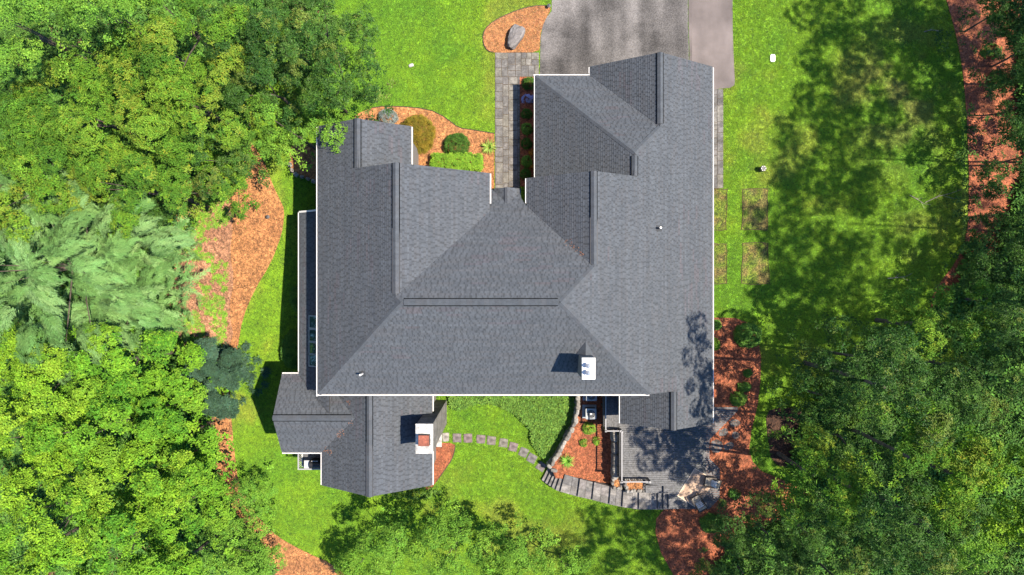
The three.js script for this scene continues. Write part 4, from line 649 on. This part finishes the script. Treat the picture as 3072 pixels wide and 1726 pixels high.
const KIND = {   // spray shapes, colours (linear reflectance) and material
  oak: { geos: V(() => spray({ n: 26, len: .2, wid: .075, rad: .3, flat: .42, tip: { p: .06, c: [1.8, 1.05, .9] } })), mat: leafM, col: [[0.0969, 0.2109, 0.016], [0.1311, 0.2451, 0.0205], [0.057, 0.1482, 0.0137], [0.1596, 0.2451, 0.0251], [0.0741, 0.1767, 0.0148]] },
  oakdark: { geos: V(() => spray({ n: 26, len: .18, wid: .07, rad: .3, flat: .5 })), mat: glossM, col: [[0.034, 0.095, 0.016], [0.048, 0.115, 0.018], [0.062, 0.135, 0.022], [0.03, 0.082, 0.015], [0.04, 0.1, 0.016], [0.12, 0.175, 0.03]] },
  maple: { geos: V(() => spray({ n: 24, len: .17, wid: .13, rad: .32, flat: .5, fold: .2 })), mat: leafM, col: [[0.1026, 0.2508, 0.0148], [0.1311, 0.2907, 0.0171], [0.0684, 0.1995, 0.0137], [0.1425, 0.285, 0.0205]] },
  maplegold: { geos: V(() => spray({ n: 24, len: .17, wid: .13, rad: .32, flat: .5, fold: .2 })), mat: leafM, col: [[0.1368, 0.2736, 0.0148], [0.1596, 0.3078, 0.0171], [0.0912, 0.2223, 0.0137], [0.171, 0.3021, 0.0205]] },
  beech: { geos: V(() => spray({ n: 24, len: .14, wid: .085, rad: .3, flat: .5, fold: .2 })), mat: leafM, col: [[0.1197, 0.2622, 0.0274], [0.1425, 0.3021, 0.0296], [0.1026, 0.2337, 0.0251], [0.171, 0.3249, 0.0342]] },
  pine: { plume: true, geos: V(() => plume()), mat: needleM, col: [[0.145, 0.28, 0.082], [0.12, 0.245, 0.066], [0.175, 0.315, 0.105], [0.1, 0.215, 0.055]] },
  spruce: { geos: V(() => spray({ n: 60, len: .22, wid: .05, rad: .26, flat: .5, fold: .1, vary: .35 })), mat: needleM, col: [[0.05, 0.105, 0.06], [0.06, 0.125, 0.075], [0.04, 0.09, 0.05]] },
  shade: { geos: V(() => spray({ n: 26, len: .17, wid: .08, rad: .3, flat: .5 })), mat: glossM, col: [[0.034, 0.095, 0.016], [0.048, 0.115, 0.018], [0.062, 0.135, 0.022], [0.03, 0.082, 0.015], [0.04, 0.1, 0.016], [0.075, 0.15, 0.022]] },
};
const tmpM = new THREE.Matrix4(), tmpQ = new THREE.Quaternion(), tmpP = new THREE.Vector3(), tmpS = new THREE.Vector3(), UPV = new THREE.Vector3(0, 1, 0);
function foliage(parent, name, kind, spots) {             // spots: [x,y,z, nx,ny,nz, size]
  const groups = kind.geos.map(() => []); spots.forEach((s, i) => groups[i % groups.length].push(s));
  groups.forEach((g, gi) => { if (!g.length) return; const im = new THREE.InstancedMesh(kind.geos[gi], kind.mat, g.length); im.name = name; im.castShadow = im.receiveShadow = true; im.userData.kind = 'stuff'; const c = new THREE.Color();
    g.forEach((s, i) => { tmpQ.setFromUnitVectors(UPV, tmpP.set(s[3], s[4], s[5]).normalize()); const q2 = new THREE.Quaternion().setFromAxisAngle(UPV, s[8] !== undefined ? -s[8] + rr(-.35, .35) : rr(0, 6.283)); tmpQ.multiply(q2); tmpM.compose(tmpP.set(s[0], s[1], s[2]), tmpQ, tmpS.setScalar(s[6])); im.setMatrixAt(i, tmpM); const b = s[7] || pick(kind.col), k = rr(.85, 1.15); im.setColorAt(i, c.setRGB(b[0] * k * rr(.93, 1.08), b[1] * k, b[2] * k)); });
    parent.add(im); });
}
let nSpray = 0;
// crown centre given by where it shows in the photograph at its own height
function tree(kindName, px, py, hc, rx, rz, ry, label, category = 'tree', o = {}) {
  const kind = KIND[kindName], [X, Z] = o.world ? o.world : at(px, py, hc), g0 = T(X, Z), dens = o.dens ?? 1, lean = o.lean ?? Math.min(rx, rz) * .35, size = o.size ?? .68;
  const t = thing(o.name || (kindName === 'pine' ? 'pine_tree' : kindName === 'spruce' ? 'spruce_tree' : 'broadleaf_tree'), label, category, [X, g0, Z], 0, o.group || 'trees round the garden'), y0 = hc - g0;
  const lobes = [], lrad = (o.lr ?? .8), nb = Math.round(clamp(rx * rz / (lrad * lrad) * .82, 6, 60)), phase = rr(0, 6.28);
  for (let i = 0; i < nb; i++) {
    const f = (i + .5) / nb, a = i * 2.39996 + phase + rr(-.3, .3), q = Math.sqrt(f) * .97, elev = Math.sqrt(Math.max(0, 1 - q * q));
    const lr = lrad * rr(.6, 1.25); lobes.push([Math.cos(a) * q * rx * rr(.85, 1.06), (elev - .3) * ry + rr(-1.9, 1.0) * lrad * 1.2, Math.sin(a) * q * rz * rr(.85, 1.06), lr, lr * rr(.6, .95), kind.col[i % kind.col.length]]);
  }
  const spots = [];
  for (const [lx, ly, lz, lr, lh, lc] of lobes) {
    const n = Math.round(lr * lr * 46 * dens / (size * size)) + 3;
    const ld = Math.hypot(lx, lz) || 1, ox = lx / ld * .3, oz = lz / ld * .3, ph = rr(0, 6.28);
    for (let k = 0; k < n; k++) { const a = rr(0, 6.283), u = rr(-.3, 1), s = Math.sqrt(1 - u * u), w = .68 + .34 * rnd() + .2 * Math.sin(a * 4 + ph), nx = Math.cos(a) * s, nz = Math.sin(a) * s;
      spots.push([lx + nx * lr * w, y0 + ly + u * lh * w, lz + nz * lr * w, nx * .95 + ox, .5 + u * .5, nz * .95 + oz, size * rr(.7, 1.25), rnd() < .7 ? lc : null, kind.plume ? Math.atan2(lz + nz * lr * .5, lx + nx * lr * .5) : undefined]); if (kind.plume) { const p = spots[spots.length - 1], q = Math.atan2(lz, lx), e = (nx * Math.cos(q) + nz * Math.sin(q)) * lr * w, f2 = (-nx * Math.sin(q) + nz * Math.cos(q)) * lr * w; p[0] = lx + Math.cos(q) * e * 1.45 - Math.sin(q) * f2 * .75; p[2] = lz + Math.sin(q) * e * 1.45 + Math.cos(q) * f2 * .75; p[1] -= Math.max(0, e) * .15; } }
  }
  const inner = Math.round(rx * rz * 5 * dens); for (let k = 0; k < inner; k++) { const a = rr(0, 6.283), q = Math.sqrt(rnd()) * .95; spots.push([Math.cos(a) * q * rx, Math.max(.4, y0 - ry * rr(1.15, 1.7) - rr(.2, 1)), Math.sin(a) * q * rz, rr(-.5, .5), 1, rr(-.5, .5), size * rr(1.2, 1.7)]); }
  nSpray += spots.length;
  foliage(t, 'crown', kind, spots);
  const tr = o.slim ?? clamp(.014 * (y0 + ry), .04, .15), dl = Math.hypot(X, Z), fx = X / dl * lean, fz = Z / dl * lean;
  mesh('trunk', tube([[fx, -.3, fz], [fx * .6 + rr(-.1, .1), y0 * .4, fz * .6 + rr(-.1, .1)], [rr(-.2, .2), y0 * .85, rr(-.2, .2)]], tr, tr * .5, 8), mat.bark, t);
  lobes.forEach(([lx, ly, lz, lr], i) => { if (i % 4 || o.bare === false) return; const f = rr(.55, .8); mesh('limb', tube([[fx * .2, y0 * f, fz * .2], [lx * .45, lerp(y0 * f, y0 + ly, .6), lz * .45], [lx, y0 + ly - lr * .1, lz]], tr * .35, .015, 5), mat.bark, t); });
  return t;
}
// woods on the left: upper part
const LW = { group: 'trees of the left woods' };
tree('oak', 300, 360, 9, 5.4, 4.2, 2.6, 'wide oak with orange tinged shoots, second below the upper left corner', 'tree', LW);
tree('oak', 120, 500, 9.5, 3.6, 3.6, 2.4, 'oak with orange tinged shoots touching the left edge above the pine', 'tree', LW);
tree('oak', 560, 90, 9, 4.6, 3.6, 2.6, 'oak with yellow shoots at the top edge of the left woods', 'tree', LW);
tree('oak', 560, 300, 8.5, 3.4, 3.2, 2.4, 'oak in the middle of the upper left woods', 'tree', LW);
tree('oak', 420, 560, 8, 4.4, 2.6, 2.2, 'oak with orange tips between pine and bare soil clearing', 'tree', LW);
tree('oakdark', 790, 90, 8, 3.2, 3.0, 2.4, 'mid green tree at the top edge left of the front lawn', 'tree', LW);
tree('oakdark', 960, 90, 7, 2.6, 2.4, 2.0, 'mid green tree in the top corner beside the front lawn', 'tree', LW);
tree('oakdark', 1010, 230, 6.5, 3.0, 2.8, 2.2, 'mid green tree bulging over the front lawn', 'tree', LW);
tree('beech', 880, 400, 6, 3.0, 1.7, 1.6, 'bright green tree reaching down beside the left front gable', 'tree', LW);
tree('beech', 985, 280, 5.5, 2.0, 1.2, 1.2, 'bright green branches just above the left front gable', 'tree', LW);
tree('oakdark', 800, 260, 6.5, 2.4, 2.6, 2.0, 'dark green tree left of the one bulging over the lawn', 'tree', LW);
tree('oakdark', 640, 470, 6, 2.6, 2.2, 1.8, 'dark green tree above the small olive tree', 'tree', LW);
tree('oak', 690, 540, 3.6, 1.3, 2.3, 1.6, 'small olive green tree at the top of the soil clearing', 'tree', { ...LW, size: .7 });
tree('beech', 40, 60, 13, 2.2, 2.4, 1.6, 'tall soft green treetop in the upper left corner', 'tree', LW);
tree('beech', 255, -10, 14, 1.8, 1.3, 1.2, 'tall pale green treetop on the top edge near the left corner', 'tree', LW);
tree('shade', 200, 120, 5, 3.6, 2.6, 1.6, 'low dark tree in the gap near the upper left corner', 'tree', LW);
// pines and their neighbours
tree('pine', 150, 800, 8.5, 6.2, 5.6, 3.0, 'large pale blue-green white pine at the left edge', 'tree', { ...LW, dens: 1.7, lr: .72, size: .9 });
tree('pine', 100, 590, 7.5, 3.4, 2.6, 2.4, 'upper smaller pale blue-green pine at the left edge', 'tree', { ...LW, dens: 1.7, lr: .66, size: .9 });
tree('pine', 355, 720, 4.2, 3.0, 3.4, 2.2, 'blue-green pine boughs bordering the soil clearing', 'tree', { ...LW, dens: 1.7, lr: .66, size: .9 });
tree('pine', 365, 925, 4, 3.0, 3.2, 2.2, 'lower blue-green pine boughs bordering the soil clearing', 'tree', { ...LW, dens: 1.7, lr: .66, size: .9 });
tree('oakdark', 430, 590, 5.5, 2.8, 1.3, 1.3, 'dark glossy tree above the large pine', 'tree', { ...LW, size: .8 });
tree('spruce', 655, 1135, .8, 2.3, 2.2, 2.4, 'dark blue-green spruce beside the left mulch path', 'tree', { ...LW, dens: 2.4, lr: .6, bare: false });
// lower left: bright maples
const BL = [['maplegold', 130, 1130, 8, 3.2, 2.4, 2], ['maple', 330, 1090, 7.5, 3.0, 2.2, 2], ['maple', 450, 1170, 5, 3.2, 2.6, 2.2], ['maplegold', 60, 1330, 8.5, 2.6, 3.2, 2.2], ['maple', 300, 1290, 8, 3.4, 3.0, 2.4], ['maple', 530, 1310, 4.2, 2.8, 2.6, 2], ['maplegold', 420, 1440, 7.5, 3.2, 2.8, 2.2], ['maplegold', 150, 1540, 8.5, 3.2, 3.2, 2.2], ['maple', 40, 1690, 8.5, 2.6, 2.4, 2], ['maple', 340, 1640, 8, 3.2, 2.8, 2.2], ['maple', 540, 1520, 4, 2.9, 2.6, 2], ['beech', 640, 1660, 2, 3.0, 2.4, 1.8], ['beech', 730, 1530, 1.2, 2.2, 2.2, 1.4], ['beech', 750, 1710, 1.2, 1.6, 1.2, 1.1], ['maple', 500, 1730, 6, 2.6, 1.6, 1.6]];
const BLL = ['yellow-green maple just below the large pine at the left edge', 'bright maple right below the middle of the large pine', 'bright maple left of the dark spruce', 'yellow-green maple on the left edge at mid lower height', 'broad bright maple in the middle of the lower left woods', 'maple whose crown reaches the narrow mulch path', 'yellow-green maple below the broad bright one', 'yellow-green maple near the lower left corner', 'maple cut by the lower left corner', 'maple at the bottom edge of the lower left woods', 'maple above the low leafy trees by the bottom path', 'low dark-gapped leafy tree at the bottom edge', 'low leafy sapling casting shade on the narrow path', 'low leafy sapling nearest the bottom mulch path', 'maple cut by the bottom edge left of the path'];
BL.forEach((b, i) => tree(...b, BLL[i], 'tree', LW));
// bottom centre
const BC = { group: 'small trees below the rear lawn', size: .7, dens: 1.3, lr: .65 };
tree('beech', 1190, 1650, 2.2, 2.4, 2.2, 1.6, 'small tree at the bottom edge casting shade toward the left gable', 'tree', BC);
tree('beech', 1370, 1640, 2.8, 2.6, 2.3, 1.8, 'middle small tree at the bottom edge of the rear lawn', 'tree', BC);
tree('beech', 1560, 1680, 2.6, 2.6, 2.0, 1.6, 'right small tree at the bottom edge of the rear lawn', 'tree', BC);
tree('beech', 1690, 1720, 2.0, 1.7, 1.3, 1.2, 'low leafy tree at the bottom edge below the stone steps', 'tree', BC);
tree('beech', 1060, 1730, 1.4, 1.6, 1.3, 1.2, 'low leafy tree at the bottom edge right of the mulch path', 'tree', BC);
// right rear woods
const RW = { group: 'trees of the right rear woods', dens: .9, bare: false };
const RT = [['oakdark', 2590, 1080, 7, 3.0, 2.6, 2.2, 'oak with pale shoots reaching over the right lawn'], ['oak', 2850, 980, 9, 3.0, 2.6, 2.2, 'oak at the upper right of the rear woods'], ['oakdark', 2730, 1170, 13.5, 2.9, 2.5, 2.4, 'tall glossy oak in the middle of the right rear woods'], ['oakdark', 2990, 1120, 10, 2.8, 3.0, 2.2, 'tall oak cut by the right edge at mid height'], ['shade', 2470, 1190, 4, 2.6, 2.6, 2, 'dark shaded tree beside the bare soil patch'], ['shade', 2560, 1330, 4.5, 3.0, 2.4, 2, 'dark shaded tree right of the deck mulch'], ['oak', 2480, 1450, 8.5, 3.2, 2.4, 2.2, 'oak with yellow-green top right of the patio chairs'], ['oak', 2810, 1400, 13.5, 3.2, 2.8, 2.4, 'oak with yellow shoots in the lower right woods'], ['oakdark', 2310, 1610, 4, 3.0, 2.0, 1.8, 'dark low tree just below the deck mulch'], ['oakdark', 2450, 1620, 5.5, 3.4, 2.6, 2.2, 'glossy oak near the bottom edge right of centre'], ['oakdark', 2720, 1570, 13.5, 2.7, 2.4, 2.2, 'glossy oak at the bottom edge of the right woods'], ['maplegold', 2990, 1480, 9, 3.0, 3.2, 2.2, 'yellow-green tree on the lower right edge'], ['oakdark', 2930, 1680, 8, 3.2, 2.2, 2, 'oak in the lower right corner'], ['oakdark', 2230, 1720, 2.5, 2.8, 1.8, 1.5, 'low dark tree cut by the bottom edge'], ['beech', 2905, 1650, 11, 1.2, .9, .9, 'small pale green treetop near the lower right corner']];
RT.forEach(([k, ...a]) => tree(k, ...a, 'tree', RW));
// right edge
const RE = { group: 'trees along the right edge', dens: 1.1, bare: false };
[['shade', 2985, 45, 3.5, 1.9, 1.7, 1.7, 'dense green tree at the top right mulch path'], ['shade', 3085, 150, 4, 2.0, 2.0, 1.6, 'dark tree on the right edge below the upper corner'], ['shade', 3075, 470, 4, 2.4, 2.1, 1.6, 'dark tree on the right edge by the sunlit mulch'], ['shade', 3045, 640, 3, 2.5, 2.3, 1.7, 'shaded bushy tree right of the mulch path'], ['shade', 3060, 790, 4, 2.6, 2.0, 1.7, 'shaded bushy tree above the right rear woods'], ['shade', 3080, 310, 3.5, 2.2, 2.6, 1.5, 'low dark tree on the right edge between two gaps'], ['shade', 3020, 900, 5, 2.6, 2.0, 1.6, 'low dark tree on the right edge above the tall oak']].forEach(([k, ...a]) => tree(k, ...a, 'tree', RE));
// tall trees beyond the right edge, out of the picture; their shade lies on the lawn, the deck and the roof
const OUT = { group: 'tall trees beyond the right edge', dens: .9, bare: false, slim: .08, name: 'broadleaf_tree' };
[[34, -19, 19, 4.6], [35, -13, 20, 4.6], [34, -8, 22, 4.4], [34.5, -3.5, 25, 4.6], [34, 1, 24, 4.4], [35, 6, 20, 4.6], [34, 11, 18, 4.4], [15, 18.5, 12, 3.4], [19.5, 17.5, 13, 3.6], [41, -19, 21, 4.6], [42, -13.5, 21, 4.6], [42, -2, 21, 4.6], [41, 3, 21, 4.6], [36, 15.5, 19, 4.8]].forEach(([x, z, h, r], i) => tree('oakdark', 0, 0, h, r, r, 2.6, `${['first', 'second', 'third', 'fourth', 'fifth', 'sixth', 'seventh', 'eighth', 'ninth', 'tenth', 'eleventh', 'twelfth', 'thirteenth', 'fourteenth'][i]} tall oak beyond the right and lower edges, counted from the road side`, 'tree', { ...OUT, world: [x, z] }));
console.log('trees done', nSpray);

// shrubs and small plants
function shrub(kind, px, py, h, rx, rz, label, o = {}) {
  const g0 = o.y ?? T(...ground(px, py)), [X, Z] = at(px, py, g0 + h * .6), k = { ...kind };
  const t = thing('shrub', label, o.category || 'shrub', [X, g0, Z], 0, o.group), spots = [], n = Math.round((rx * rz) * 330 * (o.dens ?? 1)) + 12, s0 = o.size ?? .5;
  for (let i = 0; i < n; i++) { const a = rr(0, 6.283), u = rr(-.1, 1), s = Math.sqrt(Math.max(0, 1 - u * u)), bx = o.box ? 1 : 0; let nx = Math.cos(a) * s, nz = Math.sin(a) * s, y = u; let x = nx, z = nz; if (bx) { x = rr(-1, 1); z = rr(-1, 1); y = 1 - .12 * Math.pow(Math.max(Math.abs(x), Math.abs(z)), 4); if (rnd() < .4) { y = rr(.1, .95); if (rnd() < .5) x = Math.sign(x); else z = Math.sign(z); } nx = x * .3; nz = z * .3; }
    const w = bx ? rr(.88, 1.05) : rr(.8, 1.02) + .16 * (vnoise(nx * 3 + px, nz * 3 + py + u * 2) - .5); spots.push([x * rx * w, h * (.1 + .86 * y * (bx ? 1 : w)), z * rz * w, nx, .6 + Math.max(u, 0) * .5, nz, s0 * rr(.75, 1.2)]); }
  foliage(t, 'foliage', k, spots); for (let i = 0; i < 4; i++) mesh('stem', tube([[rr(-.05, .05), -.05, rr(-.05, .05)], [rr(-.4, .4) * rx, h * .7, rr(-.4, .4) * rz]], .02, .008, 5), mat.bark, t); return t;
}
const SH = {
  blue: { geos: V(() => needles({ n: 70, len: .2, wid: .012, rad: .2 })), mat: needleM, col: [[.24, .3, .28], [.3, .36, .35], [.19, .25, .22]] },
  gold: { geos: V(() => needles({ n: 80, len: .26, wid: .012, rad: .2 })), mat: needleM, col: [[.25, .19, .022], [.3, .22, .026], [.19, .165, .022], [.23, .2, .026]] },
  yew: { geos: V(() => needles({ n: 80, len: .2, wid: .014, rad: .2 })), mat: needleM, col: [[.075, .18, .025], [.06, .15, .022], [.1, .215, .03]] },
  hedge: { geos: V(() => spray({ n: 26, len: .16, wid: .1, rad: .25, flat: .6 })), mat: leafM, col: [[.17, .32, .025], [.2, .36, .03], [.13, .27, .022]] },
  rhodo: { geos: V(() => spray({ n: 24, len: .24, wid: .09, rad: .25, flat: .55 })), mat: leafM, col: [[.085, .2, .03], [.11, .24, .035], [.06, .155, .028]] },
  light: { geos: V(() => spray({ n: 24, len: .22, wid: .09, rad: .25, flat: .5 })), mat: leafM, col: [[.16, .3, .04], [.2, .34, .05], [.12, .25, .035]] },
  lavender: { geos: V(() => spray({ n: 40, len: .09, wid: .05, rad: .22, flat: .3 })), mat: leafM, col: [[.42, .45, .75], [.5, .53, .8], [.35, .4, .6]] },
  orange: { geos: V(() => spray({ n: 26, len: .12, wid: .07, rad: .2, flat: .4 })), mat: leafM, col: [[.5, .24, .03], [.42, .2, .03]] },
  weed: { geos: V(() => spray({ n: 18, len: .17, wid: .07, rad: .16, flat: .7 })), mat: leafM, col: [[.16, .3, .03], [.2, .36, .035], [.12, .24, .03]] },
  cover: { geos: V(() => spray({ n: 14, len: .14, wid: .06, rad: .15, flat: .5 })), mat: leafM, col: [[.13, .25, .04], [.17, .3, .05], [.1, .2, .035]] },
};
shrub(SH.blue, 1162, 349, .9, .62, .55, 'blue-grey round shrub at the top of the front bed');
shrub(SH.gold, 1248, 398, 1.4, 1.15, 1.2, 'large golden brown rounded conifer in the front bed', { dens: 1.1 });
shrub(SH.yew, 1368, 431, 1.0, .82, .76, 'clipped round green yew in the front bed', { dens: 1.2 });
shrub(SH.hedge, 1370, 487, .8, 1.6, .5, 'bright green clipped hedge below the round yew', { box: 1, dens: 1.3 });
shrub(SH.rhodo, 872, 1052, 1.3, .75, 1.3, 'tall green shrub against the left side of the house', { dens: 1.1 });
shrub(SH.rhodo, 888, 895, 1.2, .45, .9, 'shaded green shrub halfway along the left side wall');
shrub(SH.rhodo, 2250, 1008, 1.1, .85, .8, 'large dark green rhododendron at the corner of the rear mulch bed', { dens: 1.1 });
shrub(SH.light, 2219, 1199, .7, .5, .45, 'yellow-green azalea just above the deck corner');
shrub(SH.rhodo, 2235, 1162, .5, .4, .28, 'small green shrub above the yellow-green azalea');
shrub(SH.rhodo, 2245, 1121, .4, .25, .2, 'tiny green plant in the middle of the rear mulch bed');
shrub(SH.hedge, 2148, 1035, .5, .25, .35, 'small leafy plant at the right wall in the rear bed');
shrub(SH.rhodo, 2150, 975, .5, .25, .3, 'small dark plant at the right wall near the top of the rear bed');
shrub(SH.yew, 1588, 248, .6, .42, .42, 'spiky shrub at the sunny top corner of the garage bed');
shrub(SH.lavender, 1585, 294, .5, .45, .28, 'pale lavender-blue flowering plant in the garage bed');
[[1579, 340, 'first'], [1580, 385, 'second'], [1580, 430, 'third'], [1580, 484, 'fourth'], [1578, 522, 'fifth']].forEach(([a, b, n], i) => shrub(i % 2 ? SH.light : SH.yew, a, b, .5, .34, .34, `${n} small round green plant below the lavender one in the garage bed`, { group: 'row of small plants in the garage bed', dens: .9 }));
shrub(SH.orange, 1597, 458, .4, .2, .2, 'orange flowering plant at the garage wall between third and fourth plants');
shrub(SH.orange, 1598, 503, .35, .18, .16, 'orange flowering plant at the garage wall near the front door');
shrub(SH.weed, 1768, 1287, .5, .45, .4, 'leafy green plant in the terrace bed below the air conditioners', { y: BED });
shrub(SH.weed, 1752, 1330, .35, .3, .25, 'small green plant in the middle of the terrace bed', { y: BED, dens: .6 });
shrub(SH.weed, 1790, 1325, .35, .2, .3, 'small green plant in the railing shadow on the terrace bed', { y: BED, dens: .6 });
shrub(SH.cover, 1240, 1480, .6, 1.8, .5, 'row of green shrubs along the rear wall of the left gable', { dens: .8 });
shrub(SH.rhodo, 2980, 150, .6, .6, .5, 'leafy sapling on the dark mulch in the upper right', { dens: .4 }); shrub(SH.rhodo, 3000, 235, .7, .6, .6, 'bushy sapling on the dark mulch below the first one', { dens: .4 });
shrub(SH.rhodo, 2930, 750, .8, .8, .6, 'shaded shrub at the bend of the right mulch path', { dens: .8 }); shrub(SH.rhodo, 2920, 805, .9, .8, .6, 'shaded shrub just below the bend of the right mulch path', { dens: .8 });
shrub(SH.rhodo, 2140, 1575, .7, .8, .6, 'dark green shrub at the bottom corner of the deck', { dens: .9 }); shrub(SH.rhodo, 2205, 1484, .4, .35, .3, 'small dark shrub in the mulch right of the deck', { dens: .6 });
function bladed(px, py, n, len, y, label, cols) {        // arching strap leaves
  const g0 = y ?? T(...ground(px, py)), [X, Z] = at(px, py, g0 + .3), t = thing('daylily', label, 'plant', [X, g0, Z]), geos = cols.map(() => new Soup());
  for (let i = 0; i < n; i++) { const a = rr(0, 6.283), l = len * rr(.6, 1.1), s = geos[i % geos.length], w = rr(.018, .03), dx = Math.cos(a), dz = Math.sin(a), P = (f, y2, o) => [dx * l * f - dz * o, y2, dz * l * f + dx * o], ys = [0.02, l * .55, l * .62, l * .35], fs = [.05, .3, .62, 1]; for (let k = 0; k < 3; k++) { const w0 = w * (1 - k * .2), w1 = k === 2 ? .002 : w * (1 - (k + 1) * .2); s.quad(P(fs[k], ys[k], -w0), P(fs[k + 1], ys[k + 1], -w1), P(fs[k + 1], ys[k + 1], w1), P(fs[k], ys[k], w0), cols[i % cols.length]); } }
  geos.forEach(s => { const m = mesh('leaves', s.geo(), leafM, t); m.userData.kind = 'stuff'; });
}
bladed(1465, 442, 90, .62, null, 'spiky daylily clump with arching leaves beside the flagstone walk', [[.22, .33, .05], [.3, .4, .08], [.15, .26, .04]]);
bladed(1702, 1385, 70, .6, BED, 'strappy lily clump at the lower corner of the terrace bed', [[.1, .26, .03], [.16, .34, .04], [.24, .4, .06]]);

// ground cover patch behind the house
const coverP = poly([[420, 140], [1000, 100], [1990, 100], [1985, 300], [1960, 420], [1890, 580], [1790, 740], [1640, 920], [1580, 900], [1500, 800], [1430, 690], [1440, 560], [1330, 450], [1200, 330], [1000, 240], [780, 220], [640, 260], [500, 330], [430, 250]], 1250, 1150, 4.135);
function scatter(name, label, kind, pts, n, size, lift, test) {
  const [x0, x1, z0, z1] = bounds(pts), spots = []; for (let i = 0; i < n * 3 && spots.length < n; i++) { const x = rr(x0, x1), z = rr(z0, z1); if (!inside(pts, x, z) || (test && !test(x, z))) continue; spots.push([x, T(x, z) + lift * rr(.3, 1), z, rr(-.3, .3), 1, rr(-.3, .3), size * rr(.7, 1.3)]); }
  const g = new THREE.Group(); g.name = name; add(g); g.userData = { kind: 'stuff', label }; foliage(g, 'leaves', kind, spots);
}
scatter('ground_cover', 'leafy green ground cover spreading behind the house', SH.cover, coverP, 6500, 1.15, .3, (x, z) => { const [px] = [x]; return px > -1 ? true : rnd() < .55; });
const clearing = polyK([[480, 480], [550, 470], [580, 500], [575, 620], [570, 760], [570, 850], [540, 890], [450, 880], [470, 760], [460, 640], [450, 520]]);
scatter('weeds', 'sparse green seedlings on the bare soil of the left clearing', SH.weed, clearing, 1300, .62, .08, (x, z) => fbm(x * .9 + 3, z * .9, 3) > .47);
scatter('path_weeds', 'a few green seedlings dotted over the left mulch path', SH.weed, leftPathP, 45, .34, .06, (x, z) => fbm(x * .7, z * .7 + 9, 2) > .48 && x > -22);

// undergrowth of ferns and saplings on the woodland floors
scatter('undergrowth', 'ferns and low saplings covering the floor of the left woods', SH.rhodo, floorP.map(([x, z]) => [clamp(x, -36, 40), clamp(z, -22, 24)]), 9000, 1.25, .45);
scatter('undergrowth', 'ferns and low saplings covering the floor of the right rear woods', SH.rhodo, rightFloorP.map(([x, z]) => [clamp(x, -36, 38), clamp(z, -22, 24)]), 7500, 1.25, .45);
scatter('undergrowth', 'ferns and low saplings covering the floor along the right edge', SH.rhodo, edgeFloorP.map(([x, z]) => [clamp(x, -36, 38), clamp(z, -22, 24)]), 2600, 1.25, .45);
// mulch chips and turf: loose shreds and tufts too many to count
const chipG = new THREE.BoxGeometry(.06, .01, .016), tuftG = (() => { const s = new Soup(); for (let i = 0; i < 9; i++) { const a = rr(0, 6.283), x = rr(-.07, .07), z = rr(-.07, .07), l = rr(.03, .06), w = .009, dx = Math.cos(a), dz = Math.sin(a); s.tri([x - dz * w, 0, z + dx * w], [x + dz * w, 0, z - dx * w], [x + dx * l * .7, l, z + dz * l * .7], [1, 1, 1]); } return s.geo(); })();
function scatterInst(name, label, geo, material, count, gen) {
  const im = new THREE.InstancedMesh(geo, material, count), c = new THREE.Color(); im.name = name; im.castShadow = im.receiveShadow = true; let n = 0, guard = 0; while (n < count && guard++ < count * 12) { const g = gen(); if (!g) continue; tmpQ.setFromEuler(new THREE.Euler(g.tilt ? rr(-.4, .4) : 0, rr(0, 6.283), g.tilt ? rr(-.4, .4) : 0)); tmpM.compose(tmpP.set(g.x, g.y, g.z), tmpQ, tmpS.setScalar(g.s)); im.setMatrixAt(n, tmpM); im.setColorAt(n, c.setRGB(...g.c)); n++; } im.count = n; add(im); im.userData = { kind: 'stuff', label };
}
{
  const areas = [[islandP, 5000, 0], [frontBedP, 7000, 0], [leftPathP, 16000, 0], [rightPathP, 9000, 1], [rearBedP, 12000, 1], [chimneyBedP, 1600, 1], [sideBedP, 1600, 1], [bedInnerP, 5000, 1]], cA = [[.36, .175, .075], [.3, .14, .06], [.42, .22, .1], [.22, .1, .04]], cB = [[.28, .105, .05], [.22, .08, .038], [.34, .14, .07], [.17, .06, .03]], chips = [];
  for (const [p, n, b] of areas) { const [x0, x1, z0, z1] = bounds(p), X0 = Math.max(x0, -26), X1 = Math.min(x1, 34), Z0 = Math.max(z0, -20), Z1 = Math.min(z1, 20); let k = 0, g = 0; while (k < n && g++ < n * 8) { const x = rr(X0, X1), z = rr(Z0, Z1); if (!inside(p, x, z)) continue; chips.push([x, (p === bedInnerP ? BED : T(x, z) + .04) + .012, z, pick(b ? cB : cA)]); k++; } }
  let i = 0; scatterInst('mulch_chips', 'loose bark shreds strewn over the mulch beds', chipG, M({ roughness: 1 }), chips.length, () => { if (i >= chips.length) return null; const c = chips[i++]; return { x: c[0], y: c[1], z: c[2], c: c[3].map(v => v * rr(.8, 1.2)), s: rr(.6, 1.3), tilt: 1 }; });
  const bb = beds.map(bounds), turf = M({ roughness: .9 });
  scatterInst('grass', 'short mown grass blades of the lawn', tuftG, turf, 170000, () => { const x = rr(-21, 30), z = rr(-20, 20.5); if (x > -14.4 && x < 12.7 && z > -14 && z < 12.4 && roofH(x, z) > -50) return null; for (let k = 0; k < beds.length; k++) { const b = bb[k]; if (x > b[0] && x < b[1] && z > b[2] && z < b[3] && inside(beds[k], x, z)) return null; } const t = lawnTint(x, z), k = rr(.75, 1.25); return { x, y: T(x, z), z, c: [.17 * t[0] * k * rr(.9, 1.15), .32 * t[1] * k, .013 * t[2] * k], s: rr(.8, 1.5) }; });
}
console.log('all done');
renderer.render(scene, camera);
